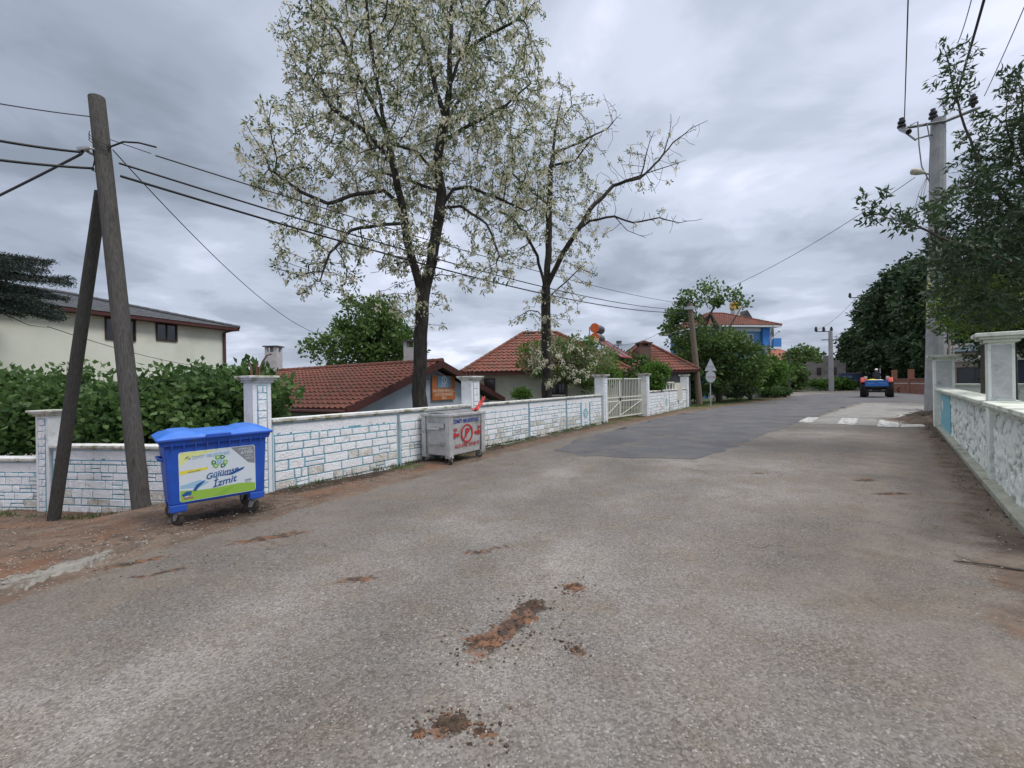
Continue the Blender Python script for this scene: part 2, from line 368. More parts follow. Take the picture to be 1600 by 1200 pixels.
for px, py, ra, rb, an in mudspots:
    c = G(px, py); a = math.radians(an); u = (XX-c.x)*math.cos(a)+(YY-c.y)*math.sin(a); v = -(XX-c.x)*math.sin(a)+(YY-c.y)*math.cos(a)
    s = 1.1 if py > 880 else 1.0
    mud = np.maximum(mud, .92*np.exp(-((u/ra/s)**2+(v/rb/s)**2)*.8))
brown = .70*sst((4.2-dr)/4.0)*(YY < 19)+.62*sst((2.6-dl)/2.6)
greenm = np.where(YY > 9, .5, .12)*np.where(dl < -.6, 1, .2); greenm = np.where((dl < -2.0) & (YY > 9), .75, greenm)
greenm = np.where((dr < -.6), .7, greenm)
surf('ground', ZG-.012, np.ones_like(XX, bool), groundmat('ground_soil', 'ground'), {'green': greenm, 'soil': soil})['kind'] = 'structure'
roadkeep = (dl > -.45) & ((dr > -.12) | (YY > 17.5)) & ~((YY > 62+.0*XX) & (XX < 43)) & ~((YY > 74-.22*(XX-44)))
roadkeep &= ~((XX > 13.4) & (YY < 17.5) & (dr < -.1))
surf('road', ZZ, roadkeep, groundmat('old_asphalt', 'road'), {'soil': soil, 'dirt': dirtm, 'brown': brown, 'mud': mud, 'track': np.exp(-((dl-2.2)/.45)**2)+np.exp(-((dl-3.9)/.45)**2)+.8*np.exp(-((dr-2.6)/.5)**2)})['kind'] = 'structure'

def flat_poly(name, pts, z, m, jitter=0, step=.25, kind='structure'):
    """ragged thin sheet lying on the road"""
    out_ = []; n = len(pts)
    for i in range(n):
        a, b_ = Vector(pts[i]), Vector(pts[(i+1) % n]); L_ = (b_-a).length; k = max(1, int(L_/step))
        if L_ > 12: k = max(1, int(L_/1.5))
        nn_ = (b_-a).normalized().orthogonal() if False else Vector((-(b_-a).y, (b_-a).x)).normalized()
        for q in range(k):
            p = a.lerp(b_, q/k); p = p+nn_*jitter*noise.fractal(Vector((p.x*1.7, p.y*1.7, 3)), 1, 2, 4); out_.append(p)
    bm = bmesh.new(); vs = [bm.verts.new((p.x, p.y, z)) for p in out_]; bm.faces.new(vs); bmesh.ops.triangulate(bm, faces=bm.faces[:])
    bmesh.ops.recalc_face_normals(bm, faces=bm.faces); 
    if sum(f.normal.z*f.calc_area() for f in bm.faces) < 0: bmesh.ops.reverse_faces(bm, faces=bm.faces[:])
    me = bpy.data.meshes.new(name); bm.to_mesh(me); bm.free(); me.materials.append(m)
    o = bpy.data.objects.new(name, me); C.objects.link(o)
    if kind: o['kind'] = kind
    return o
PATCH = groundmat('new_asphalt', 'patch')
patch_pts = Gv([(868, 703), (915, 712), (985, 715), (1092, 718.5), (1142, 699), (1200, 677), (1262, 655), (1312, 638), (1345, 629), (1395, 627), (1452, 627), (1530, 626), (1530, 614.5), (1440, 614), (1345, 614), (1262, 616.5), (1200, 627), (1120, 637), (1035, 652), (960, 672), (900, 687)])
flat_poly('new_asphalt_road', patch_pts, .006, PATCH, .20)
pale = mat('pale_concrete', (.20, .193, .18), (.27, .262, .248), scale=1.6, bump=.3, bscale=60, col3=(.15, .125, .10), scale3=2.5, lo3=.52, hi3=.7)
flat_poly('pale_road_surface', Gv([(1352, 630), (1447, 629), (1447, 640), (1415, 652), (1418, 668), (1330, 664), (1250, 662), (1300, 645)]), .007, pale, .12)
wpaint = mat('worn_road_paint', (.50, .50, .48), (.58, .58, .56), rough=.8, scale=3, col3=(.22, .21, .20), scale3=6, lo3=.46, hi3=.58)
for q in ([(1247, 659.5), (1262, 652), (1280, 652.5), (1268, 660)], [(1308, 663), (1316, 653), (1341, 654), (1335, 664.5)], [(1370, 667), (1374, 656), (1407, 656.5), (1405, 668)],
          [(1406, 668), (1408, 664), (1440, 663), (1448, 667)], [(1404, 662), (1406, 648), (1411, 648), (1409, 662)]):
    flat_poly('crosswalk_marking', Gv(q), .013, wpaint, .04, .1)
# broken concrete edge strip at the corner, lower left
conc = mat('weathered_concrete', (.20, .188, .165), (.27, .255, .225), scale=7, bump=1.0, bscale=22, col3=(.115, .085, .062), scale3=4.2, lo3=.47, hi3=.58, dist=.8)
L_in = [G(*p) for p in ((-160, 1000), (0, 940), (60, 912), (130, 889), (185, 868), (232, 850))]
L_out = [G(*p) for p in ((-160, 960), (0, 900), (60, 888), (130, 869), (185, 855), (228, 845))]
mb = MB(); K = 150; rows = []
for j in range(5):
    for i in range(K+1):
        t = i/K*(len(L_in)-1); k = min(int(t), len(L_in)-2); f = t-k
        a = L_in[k].lerp(L_in[k+1], f); b_ = L_out[k].lerp(L_out[k+1], f)
        b_ = b_+(b_-a).normalized()*.16*nz(i*.21, 1.7); a = a+(a-b_).normalized()*.14*nz(i*.19, 5.2)
        p = a.lerp(b_, j/4); z = zg(p.x, p.y)+(-.01 if j in (0, 4) else .020+.016*nz(p.x*5, p.y*5)+.008*nz(p.x*19, p.y*19)); rows.append((p.x, p.y, z))
mb.add(rows, [(j*(K+1)+i, j*(K+1)+i+1, (j+1)*(K+1)+i+1, (j+1)*(K+1)+i) for j in range(4) for i in range(K)])
mb.build('kerb_strip', conc, smooth=True)['kind'] = 'structure'
# ------------------------------------------------------------------ painted walls
white = mat('white_wall_paint', (.70, .72, .74), (.80, .81, .83), scale=5, bump=.35, bscale=40, col3=(.50, .48, .42), scale3=3.5, lo3=.56, hi3=.75)
stonew = mat('white_painted_stone', (.78, .79, .82), (.86, .87, .89), scale=9, bump=.8, bscale=28, col3=(.54, .49, .42), scale3=4.5, lo3=.57, hi3=.78, bdist=.03)
stoned = mat('soil_splashed_stone', (.56, .52, .45), (.72, .71, .69), scale=7, bump=.8, bscale=28, col3=(.33, .27, .20), scale3=9, lo3=.55, hi3=.7, bdist=.03)
joint = mat('teal_joint_paint', (.10, .29, .38), (.18, .38, .47), scale=8, lo=.4, hi=.6, col3=(.55, .60, .64), scale3=3.0, lo3=.60, hi3=.66)
tealp = mat('teal_frame_paint', (.22, .42, .50), (.30, .50, .58), scale=10)
coping = mat('mossy_coping', (.56, .56, .52), (.68, .68, .66), scale=8, bump=.4, bscale=40, col3=(.27, .26, .15), scale3=5, lo3=.50, hi3=.64)
def noisy_stone(mb, x0, x1, z0, z1, y, m, rough=.010, bulge=.009):
    nu = max(2, int((x1-x0)/.07)); nv = max(2, int((z1-z0)/.055)); sd = random.random()*50
    nu += 2; nv += 2
    def st(u, n, L_):
        k = round(u*n); b = min(.2, .006/L_)
        return 0 if k == 0 else 1 if k == n else b+(1-2*b)*(k-1)/(n-2)
    def f(u, v):
        edge = u < 1e-6 or v < 1e-6 or u > 1-1e-6 or v > 1-1e-6
        X = x0+(x1-x0)*st(u, nu, x1-x0); Z = z0+(z1-z0)*st(v, nv, z1-z0)
        return (X, y+.004 if edge else y-(bulge+rough*nz(X*14+sd, Z*14)), Z)
    mb.grid(f, nu, nv, m)
def ashlar(mb, x0, x1, z0, z1, y, base=0.0):
    """irregular coursed blocks with painted joints"""
    J = .009; z = z0; first = True
    while z < z1-.05:
        h = min(random.uniform(.125, .165), z1-z)
        if z1-(z+h) < .06: h = z1-z
        x = x0
        while x < x1-.02:
            w = random.uniform(.20, .48)
            if x1-(x+w) < .12: w = x1-x
            r = random.random(); m = 1 if (z-z0 < .42 and random.random() < .75-1.5*(z-z0)) else 0
            if r < .11 and w > .2: cells = [(x, x+w, z, z+h/2), (x, x+w, z+h/2, z+h)]
            elif r < .26: cells = [(x, x+w/2, z, z+h), (x+w/2, x+w, z, z+h)]
            elif r < .34 and w > .3: cells = [(x, x+w*.4, z, z+h), (x+w*.4, x+w, z, z+h/2), (x+w*.4, x+w, z+h/2, z+h)]
            else: cells = [(x, x+w, z, z+h)]
            for a, b_, c, d in cells: noisy_stone(mb, a+J, b_-J, c+J, d-J, y, m)
            x += w
        z += h
def cap_profile(mb, x0, x1, z, dpt, over=.05, m=0):
    mb.box(((x0+x1)/2, 0, z+.015), (x1-x0, dpt+over, .03), m); mb.box(((x0+x1)/2, 0, z+.052), (x1-x0, dpt+over*2+.03, .044), m)
def pillar(parent, x, w, z0, z1, plain=False, front=0.0, stripes=True):
    mb = MB(); mb.box((x, front, (z0+z1)/2), (w, w, z1-z0)); p = mb.build('pillar', white, parent, bevel=.006)
    if not plain:
        mb = MB(); f = front-w/2
        mb.box((x, f-.002, (z0+z1)/2), (w*.56, .006, z1-z0-.08)); j = mb.build('joint_paint', joint, p)
        mb = MB(); xx0, xx1 = x-w*.25, x+w*.25; z = z0+.06
        while z < z1-.07:
            h = random.uniform(.09, .17); h = min(h, z1-.05-z); h = z1-.05-z if z1-.05-(z+h) < .06 else h; r = random.random()
            cells = [(xx0, xx1, z, z+h)] if r < .35 else [(xx0, x+random.uniform(-.4, .4)*w*.25, z, z+h)]
            if r >= .35: cells.append((cells[0][1], xx1, z, z+h))
            for a, b_, c, d in cells: noisy_stone(mb, a+.005, b_-.005, c+.005, d-.005, f-.006, 0, .006, .008)
            z += h
        mb.build('stone_facing', [stonew, stoned], p, smooth=True)
    mb = MB(); mb.box((x, front, z1+.02), (w+.06, w+.06, .04)); mb.box((x, front, z1+.055), (w+.13, w+.13, .03)); mb.box((x, front, z1+.088), (w+.18, w+.18, .036))
    mb.build('pillar_cap', coping, p, bevel=.008)
    return p
def wallthing(name, label, a, b, group=None, z=0):
    a, b = Vector(a), Vector(b); d = b-a
    return thing(name, label, 'wall', (a.x, a.y, z), math.atan2(d.y, d.x), group), d.length
def wall_panel(t, x0, x1, z0, z1, dpt=.2, skip=None):
    mb = MB(); mb.box(((x0+x1)/2, 0, (z0+z1)/2-.15), (x1-x0, dpt, z1-z0+.3)); mb.build('wall_body', white, t)
    mb = MB(); mb.box(((x0+x1)/2, -dpt/2-.002, (z0+z1-.24)/2+.02), (x1-x0-.08, .008, z1-.26-z0)); mb.build('joint_paint', joint, t)
    mb = MB(); rng_ = [(x0+.04, x1-.04)] if not skip else [(x0+.04, skip[0]), (skip[1], x1-.04)]
    for a, b_ in rng_: ashlar(mb, a, b_, z0+.03, z1-.27, -dpt/2-.008)
    mb.build('stone_facing', [stonew, stoned], t, smooth=True)
    mb = MB(); noisy_stone(mb, x0+.03, x1-.03, z1-.262, z1-.10, -dpt/2, 0, .010, .008); mb.build('rough_band', stonew, t, smooth=True)
    mb = MB()
    for xx in (x0+.012, x1-.012): mb.box((xx, -dpt/2-.006, (z0+z1-.08)/2), (.012, .016, z1-.08-z0))
    mb.box(((x0+x1)/2, -dpt/2-.006, z1-.085), (x1-x0, .016, .014)); mb.build('painted_frame', tealp, t)
    mb = MB(); cap_profile(mb, x0, x1, z1-.075, dpt, .05); mb.build('coping', coping, t, bevel=.006)
def emblem(t, x, z, s, y):
    mb = MB(); mb.box((x, y, z), (s*1.5, .02, s*2.3)); p = mb.build('emblem_panel', white, t)
    mb = MB(); yy = y-.014
    for i in range(9):
        w = 2*PI*i/9+PI/2
        mb.box((x+math.cos(w)*s*.42, yy, z+math.sin(w)*s*.42), (s*.13, .008, s*.13))
    prof = [(s*.24, -.004), (s*.40, -.004), (s*.40, .004), (s*.24, .004), (s*.24, -.004)]
    mb.lathe(prof, (x, yy-.001, z), 'y', 28); mb.box((x, yy, z+s*.72), (s*.06, .006, s*.36)); mb.box((x+s*.02, yy-.001, z), (s*.12, .008, s*.3)); mb.box((x-s*.1, yy-.002, z-.1*s), (s*.12, .008, s*.12))
    mb.box((x, yy, z-s*.78), (s*.7, .006, s*.10)); mb.box((x, yy, z-s*.96), (s*.5, .006, s*.06))
    mb.build('emblem', tealp, p)
# wall C: the long one
tC, LC = wallthing('stone_wall', 'long low white wall of painted blocks with teal joints behind both bins, running up to the barred gate', WC0, WC1)
ends = [.28, 2.55, 4.86, 5.22, 7.6, 10.0, 13.5]
random.seed(3)
segs = [(-.05, 2.55), (2.58, 4.9), (5.24, 7.7), (7.73, 10.2), (10.23, 13.4)]
for i, (a, b) in enumerate(segs): wall_panel(tC, a, b, 0.0, 1.16, skip=(11.35, 12.25) if i == 4 else None)
pillar(tC, -.20, .28, -.35, 1.74); pillar(tC, 5.07, .33, 0, 1.76); pillar(tC, 13.62, .40, 0, 1.86)
emblem(tC, 11.8, .5, .44, -.105)
# wall B and A: lower sections on the left
tB, LB = wallthing('stone_wall', 'lower white block wall section behind the crossed wooden poles, left of the blue bin', (-8.05, 8.1), (-4.2, 7.42))
wall_panel(tB, -.2, 3.6, -.52, .70)
pillar(tB, -.36, .29, -.7, 1.22)
tA, LA = wallthing('stone_wall', 'lowest white block wall section at the left edge beyond the leaning wooden strut', (-13.2, 8.75), (-8.4, 8.2))
wall_panel(tA, .0, 2.3, -.62, .46); wall_panel(tA, 2.33, LA+.05, -.62, .46)
# wall D beyond the gate
D0, D1 = Vector((6.35, 21.6)), Vector((10.92, 28.37))
tD, LD = wallthing('stone_wall', 'short white block wall between two capped pillars, right of the barred gate', D0, D1)
wall_panel(tD, .15, LD*.5, 0, 1.18); wall_panel(tD, LD*.5+.03, LD-.15, 0, 1.18, skip=None)
pillar(tD, 0, .42, 0, 1.93); pillar(tD, LD, .42, 0, 1.93); emblem(tD, LD*.42, .52, .5, -.12)
# gate
g0 = Vector(WC0)+Vector(WD)*13.86; gd = D0-g0; GLn = gd.length
tG = thing('barred_gate', 'cream metal double gate of upright bars between two white pillars', 'gate', (g0.x, g0.y, 0), math.atan2(gd.y, gd.x))
cream = mat('cream_metal_paint', (.60, .60, .52), (.68, .68, .62), rough=.5, scale=12, col3=(.30, .18, .10), scale3=14, lo3=.66, hi3=.75)
for x0, x1 in ((.06, GLn*.36), (GLn*.36+.04, GLn-.28)):
    mb = MB(); z0, z1 = .14, 1.80; r = .03
    for z in (z0, .82, .98, z1): mb.box(((x0+x1)/2, 0, z), (x1-x0, .04, .05))
    for x in (x0, x1): mb.box((x, 0, (z0+z1)/2), (.07, .05, z1-z0))
    n = int((x1-x0)/.15)
    for i in range(1, n): mb.box((x0+(x1-x0)*i/n, 0, (z0+z1)/2), (.028, .022, z1-z0))
    lf = mb.build('gate_leaf', cream, tG)
    mb = MB(); mb.tube([(x0, -.035, .2), (x1, -.035, .8)], .016, 6); mb.build('brace', cream, lf)
mb = MB(); mb.box((GLn*.36+.02, -.045, .9), (.10, .02, .16)); mb.box((GLn*.36+.05, -.07, .92), (.1, .02, .025)); mb.build('latch', mat('dark_steel', (.06, .06, .06), metal=.7, rough=.5), tG)
mb = MB(); mb.box((GLn-.2, 0, .95), (.09, .09, 1.9)); mb.build('gate_post', cream, tG)
# ---------------- right-hand rough wall
RW0, RW1 = Vector((14.15, 14.66)), Vector((5.0, 3.95))
tR, LR = wallthing('rubble_wall', 'pale green-white rough rubble wall with moulded coping along the right edge of the road', RW0, RW1)
rub = bpy.data.materials.new('whitewashed_rubble'); rub.use_nodes = True; N_, L_ = rub.node_tree.nodes, rub.node_tree.links
tcr = N_.new('ShaderNodeTexCoord'); 
def _n(sc, de=5, di=0):
    n = N_.new('ShaderNodeTexNoise'); n.inputs['Scale'].default_value = sc; n.inputs['Detail'].default_value = de; n.inputs['Distortion'].default_value = di; L_.new(tcr.outputs['Object'], n.inputs['Vector']); return n
at = N_.new('ShaderNodeAttribute'); at.attribute_name = 'crack'
x1_ = N_.new('ShaderNodeMix'); x1_.data_type = 'RGBA'; L_.new(_n(4).outputs[0], x1_.inputs[0]); x1_.inputs[6].default_value = (.70, .76, .70, 1); x1_.inputs[7].default_value = (.82, .85, .82, 1)
x2_ = N_.new('ShaderNodeMix'); x2_.data_type = 'RGBA'; L_.new(at.outputs['Fac'], x2_.inputs[0]); L_.new(x1_.outputs[2], x2_.inputs[6]); x2_.inputs[7].default_value = (.07, .065, .05, 1)
L_.new(x2_.outputs[2], N_['Principled BSDF'].inputs['Base Color']); N_['Principled BSDF'].inputs['Roughness'].default_value = .9
bn_ = N_.new('ShaderNodeBump'); bn_.inputs['Strength'].default_value = .6; bn_.inputs['Distance'].default_value = .02; L_.new(_n(35, 6).outputs[0], bn_.inputs['Height']); L_.new(bn_.outputs[0], N_['Principled BSDF'].inputs['Normal'])
gwhite = mat('greenish_white_paint', (.66, .71, .66), (.78, .81, .78), scale=5, bump=.35, bscale=40, col3=(.36, .38, .31), scale3=4, lo3=.55, hi3=.75)
greyren = mat('grey_render', (.42, .43, .43), (.54, .55, .55), scale=8, bump=.4, bscale=60, col3=(.27, .27, .26), scale3=4)
gcop = mat('green_stained_coping', (.56, .59, .52), (.70, .73, .66), scale=7, bump=.5, bscale=30, col3=(.20, .22, .13), scale3=3.5, lo3=.5, hi3=.7)
def rubble(t, x0, x1, z0, z1, y):
    res = .03; nu, nv = int((x1-x0)/res), int((z1-z0)/res); V = []; cr_ = []
    for j in range(nv+1):
        for i in range(nu+1):
            X = x0+(x1-x0)*i/nu; Z = z0+(z1-z0)*j/nv
            q = Vector((X*3.0+.9*nz(X*3, Z*3), Z*3.8+.9*nz(X*3, Z*3, 5), 0)); d, pts = noise.voronoi(q, distance_metric='DISTANCE')
            e = d[1]-d[0]; hole = max(0, nz(X*2.3, Z*2.3, 9)+.22+.35*nz(X*8, Z*8, 3)); c = max(0, 1-e/.15)*min(1, hole*4)
            V.append((X, y-.018*min(1, e/.25)-.016*nz(X*9, Z*9)-.008*nz(X*22, Z*22)+.035*c, Z)); cr_.append(min(1, c*1.6) if c > .25 else 0)
    Fq = [(j*(nu+1)+i, j*(nu+1)+i+1, (j+1)*(nu+1)+i+1, (j+1)*(nu+1)+i) for j in range(nv) for i in range(nu)]
    o = np_mesh('rubble_facing', V, Fq, rub, t, smooth=True); a = o.data.attributes.new('crack', 'FLOAT', 'POINT'); a.data.foreach_set('value', np.array(cr_, np.float32)); return o
big_x = 10.35
for a, b in ((.2, big_x-.2), (big_x+.2, LR)):
    mb = MB(); mb.box(((a+b)/2, .02, .45), (b-a, .22, 1.5)); mb.build('wall_body', gwhite, tR)
    rubble(tR, a+(3.5 if a < 1 else 0), b, .06, 1.10, -.10)
    mb = MB(); mb.box(((a+b)/2, -.01, 1.14), (b-a, .30, .05)); mb.box(((a+b)/2, -.01, 1.185), (b-a, .38, .04)); mb.box(((a+b)/2, -.01, 1.235), (b-a, .46, .06)); mb.build('coping', gcop, tR, bevel=.01)
mb = MB(); mb.box((2.1, -.1, .57), (3.1, .05, 1.04)); bp = mb.build('painted_panel', mat('sky_blue_paint', (.16, .42, .52), (.22, .48, .57), scale=6, col3=(.4, .5, .5), scale3=12, lo3=.6, hi3=.7), tR)
mb = MB()
for cx, cz in ((1.1, .8), (1.4, .78), (1.25, .70)): mb.lathe([(0, -.004), (.10, -.004), (.10, .004), (0, .004)], (cx, -.128, cz), 'y', 14)
mb.build('painted_mark', gwhite, bp)
mb = MB(); mb.box((LR/2, -.17, .03), (LR, .16, .10)); mb.build('footing', mat('mossy_footing', (.24, .25, .20), (.38, .39, .33), scale=6, bump=.6, col3=(.10, .10, .07), scale3=3), tR, bevel=.015)
def bigpillar(t, x, w, z1, label=None):
    mb = MB(); mb.box((x, -.02, z1/2), (w, w, z1)); p = mb.build('pillar', gwhite, t, bevel=.008)
    mb = MB()
    for s in (-1, 1): mb.box((x, -.02+s*0, (1.27+z1)/2), (w*1.03, w*.72, z1-1.27-.06))
    mb.M = Matrix.Identity(4); mb = MB(); mb.box((x, -.02, (1.27+z1)/2), (w+.014, w*.74, z1-1.27-.08)); mb.build('render_face', greyren, p)
    mb = MB(); mb.box((x, -.02, z1+.02), (w+.10, w+.10, .05)); mb.box((x, -.02, z1+.065), (w+.2, w+.2, .04)); mb.box((x, -.02, z1+.115), (w+.28, w+.28, .06)); mb.build('pillar_cap', gcop, p, bevel=.012)
bigpillar(tR, big_x, .28, 2.15)
bigpillar(tR, .0, .5, 2.2)
# short return beyond the far pillar
mb = MB(); mb.box((-.75, -.02, .6), (1.1, .24, 1.2)); q = mb.build('wall_return', gwhite, tR); mb = MB(); mb.box((-.75, -.02, 1.235), (1.16, .4, .07)); mb.build('coping', gcop, q, bevel=.01)
rubble(tR, -1.28, -.26, .06, 1.1, -.14)
# garden wall behind it
a0, a1 = P(1494, 640, 17.2), P(1552, 640, 15.2)
tH, LH = wallthing('garden_wall', 'second pale wall with a tall white pillar seen over the right-hand rubble wall', (a0.x, a0.y), (a1.x+.9, a1.y-.55))
mb = MB(); mb.box((LH/2, 0, .55), (LH, .2, 1.5)); mb.build('wall_body', gwhite, tH)
mb = MB(); mb.box((LH/2, 0, 1.33), (LH, .36, .07)); mb.build('coping', gcop, tH, bevel=.01)
ppx = LH-1.15
mb = MB(); mb.box((ppx, 0, 1.15), (.5, .5, 2.3)); pp = mb.build('pillar', mat('fresh_white_paint', (.70, .74, .72), (.78, .80, .79), scale=4), tH)
mb = MB(); mb.box((ppx, 0, 2.34), (.68, .68, .09)); mb.build('pillar_cap', gwhite, pp, bevel=.01)
mb = MB(); mb.M = Matrix.Identity(4); ob = rubble(tH, ppx-.2, ppx+.22, .1, 2.2, -.262)

# ------------------------------------------------------------------ poles
wood = mat('weathered_pole_wood', (.060, .056, .052), (.120, .114, .106), rough=.9, scale=14, stretch=(6, 6, .35), bump=.7, bscale=30, col3=(.05, .045, .04), scale3=4)
concp = mat('pole_concrete', (.27, .275, .28), (.345, .35, .355), rough=.85, scale=3, bump=.25, bscale=60, col3=(.21, .215, .22), scale3=1.3)
steel = mat('galvanised_steel', (.30, .31, .32), (.42, .43, .44), metal=.6, rough=.5, scale=20)
blackr = mat('black_cable_sheath', (.012, .012, .014), rough=.6)
greyr = mat('grey_cable_sheath', (.06, .065, .08), rough=.6)
pb = G(222, 803, zg(-5.9, 7.1)); pt = P(151, 153, 7.15)
poleL = thing('utility_pole', 'leaning weathered wooden utility pole with cables, left of the blue bin', 'utility pole', (pb.x, pb.y, pb.z))
mb = MB(); pv = pt-pb
mb.tube([Vector((0, 0, -.3)), Vector((0, 0, 0)), pv*.3, pv*.6, pv*.85, pv], [.125, .12, .118, .115, .112, .108], 20); mb.build('pole_shaft', wood, poleL, smooth=True)
mb = MB(); ka = (P(152, 238, 7.15)-pb)
mb.lathe([(.13, -.02), (.14, -.02), (.14, .02), (.13, .02), (.13, -.02)], ka, 'z', 20); mb.box(ka+Vector((-.17, -.06, .02)), (.16, .05, .06)); mb.tube([ka+Vector((-.25, -.06, .02)), ka+Vector((-.12, -.10, 0)), ka+Vector((.05, -.17, -.02)), ka+Vector((.2, -.06, -.06))], .018, 6)
mb.build('cable_clamp', steel, poleL)
mb = MB()
for off, hh in ((.0, .0), (.04, .1)):
    pts = [ka+Vector((.06, -.14, -.02)), ka+Vector((.10, -.15, -.22+off)), ka+Vector((.06, -.16, -.36)), ka+Vector((.16, -.12, -.40+hh)), ka+Vector((.24, -.08, -.28)), ka+Vector((.19, -.08, -.08)), ka+Vector((.24, -.05, .05+off))]
    mb.tube(pts, .012, 6)
mb.tube([ka+Vector((.22, -.06, -.04)), ka+Vector((.26, -.05, .06)), ka+Vector((.42, 0, .16)), ka+Vector((.62, .05, .17)), ka+Vector((.85, .12, .13))], .014, 6)
c0 = P(140, 205, 7.05)-pb
for i in range(3): mb.tube([c0+Vector((0, 0, -.05*i)), c0+Vector((.06, -.08, -.10-.04*i)), c0+Vector((.2, -.08, -.2-.05*i)), c0+Vector((.33, 0, -.26-.04*i))], .006, 5)
mb.build('cable_loops', blackr, poleL)
sb = G(84, 812, zg(-7.3, 7.1)); st = P(158, 300, 7.36)
strut = thing('pole_strut', 'darker slanting wooden strut propping the leaning utility pole from its left', 'pole', (sb.x, sb.y, sb.z))
mb = MB(); sv = st-sb; mb.tube([Vector((0, 0, -.3)), Vector((0, 0, 0)), sv*.5, sv], [.085, .085, .088, .085], 18)
mb.build('strut_shaft', mat('dark_pole_wood', (.035, .033, .030), (.070, .066, .06), rough=.9, scale=14, stretch=(6, 6, .4), bump=.7, bscale=30), strut, smooth=True)

# right-hand concrete pole
YR = 17.4; rb = P(1461, 640, YR); rb.z = 0; rt = P(1466, 186, YR)
poleR = thing('utility_pole', 'tall tapered grey concrete utility pole with crossarm and street light, at the right wall end', 'utility pole', (rb.x, rb.y, 0))
rv = rt-rb
def roct(t): return .335-.105*t
mb = MB(); mb.tube([Vector((0, 0, -.3)), Vector((0, 0, 0)), rv*.33, rv*.66, rv], [.34, roct(0), roct(.33), roct(.66), roct(1)], 12); mb.build('pole_shaft', concp, poleR, bevel=.01)
def rp_(px, py, dy=0): v = P(px, py, YR+dy)-rb; return v
mb = MB(); A_, B_ = rp_(1408, 201, .4), rp_(1531, 168, -.5)
mb.tube([A_, rv+Vector((0, -.28, -.25)), B_], .06, 4); mb.tube([A_+Vector((.1, .04, -.05)), rp_(1431, 219), rp_(1432, 217), rp_(1478, 205)], .035, 5)
arm = mb.build('crossarm', mat('painted_arm_steel', (.16, .17, .18), metal=.3, rough=.6), poleR)
insul = mat('black_insulator', (.01, .01, .012), rough=.3, coat=.4)
def insulator(m_, p, s=1.0):
    m_.lathe([(.03*s, -.06*s), (.05*s, 0), (.09*s, .02*s), (.09*s, .06*s), (.055*s, .09*s), (.08*s, .12*s), (.08*s, .16*s), (.05*s, .18*s), (.05*s, .24*s), (0, .26*s)], p, 'z', 14)
ins = {}
for k, p in enumerate([A_+Vector((.02, 0, .03)), A_.lerp(B_, .42)+Vector((0, 0, .04)), B_+Vector((-.25, 0, .10))]):
    mb = MB(); insulator(mb, p, 1.6); mb.build('insulator', insul, arm); ins[k] = p+rb+Vector((0, 0, .35))
mb = MB(); mb.tube([A_, rp_(1420, 206, -.3)], .1, 8); mb.build('insulator', insul, arm)
mb = MB(); l0_ = rp_(1452, 272, -.2); l1 = rp_(1440, 270, -.3); l2 = rp_(1424, 266, -.4)
mb.tube([l0_, l1], .04, 8); la = mb.build('lamp_arm', steel, poleR)
mb = MB(); mb.tube([l1+Vector((.06, 0, .01)), l1.lerp(l2, .35), l1.lerp(l2, .8)+Vector((0, 0, -.02)), l2], [.07, .12, .13, .04], 12); mb.build('lamp_head', mat('lamp_housing', (.42, .40, .32), (.5, .48, .4), scale=9, rough=.5), la, smooth=True)
mb = MB()
for px, py in ((1446, 560),):
    pass
mb.tube([rp_(1452, 400, -.3), rp_(1449, 470, -.32), rp_(1448, 500, -.32)], .03, 6); mb.build('cable_conduit', mat('yellow_conduit', (.45, .43, .30)), poleR); mb = MB(); mb.tube([rp_(1482, 430, -.2), rp_(1484, 560, -.2), rp_(1484, 640, -.2)], .045, 8); mb.build('cable_conduit', mat('pinkish_conduit', (.42, .37, .35), rough=.6), poleR); mb = MB(); mb.tube([rp_(1489, 430, -.2), rp_(1490, 640, -.2)], .025, 8)
mb.build('cable_conduit', mat('pinkish_conduit', (.42, .37, .35), rough=.6), poleR)
for z_ in (3.3, 4.6, 7.2):
    mb = MB(); mb.lathe([(roct(z_/11.6)+.004, z_-.02), (roct(z_/11.6)+.012, z_-.02), (roct(z_/11.6)+.012, z_+.02), (roct(z_/11.6)+.004, z_+.02), (roct(z_/11.6)+.004, z_-.02)], (rv.x*z_/11.6, rv.y*z_/11.6, 0), 'z', 24); mb.build('steel_band', steel, poleR)
mb = MB(); v = rp_(1452, 447, -.38); mb.box(v, (.14, .02, .24)); mb.build('notice_plate', mat('yellow_plate', (.45, .42, .12), (.5, .47, .2), scale=9), poleR)
mb = MB()
for q in ((1422, 196, 1428, 240, 1440, 250), (1436, 198, 1446, 235, 1452, 262)):
    mb.tube([rp_(q[0], q[1], -.2), rp_(q[0]+12, q[1]-6, -.3), rp_(q[2]+8, q[3]-12, -.35), rp_(q[4], q[5]+10, -.35), rp_(1453, 285, -.33)], .022, 6)
for dx in (-8, -4, 0): mb.tube([rp_(1449+dx*.2, 278, -.3), rp_(1444+dx, 300, -.5), rp_(1441+dx*1.3, 322, -.5)], .010, 5)
mb.build('jumper_cables', mat('light_grey_cable', (.22, .22, .23), rough=.6), poleR)

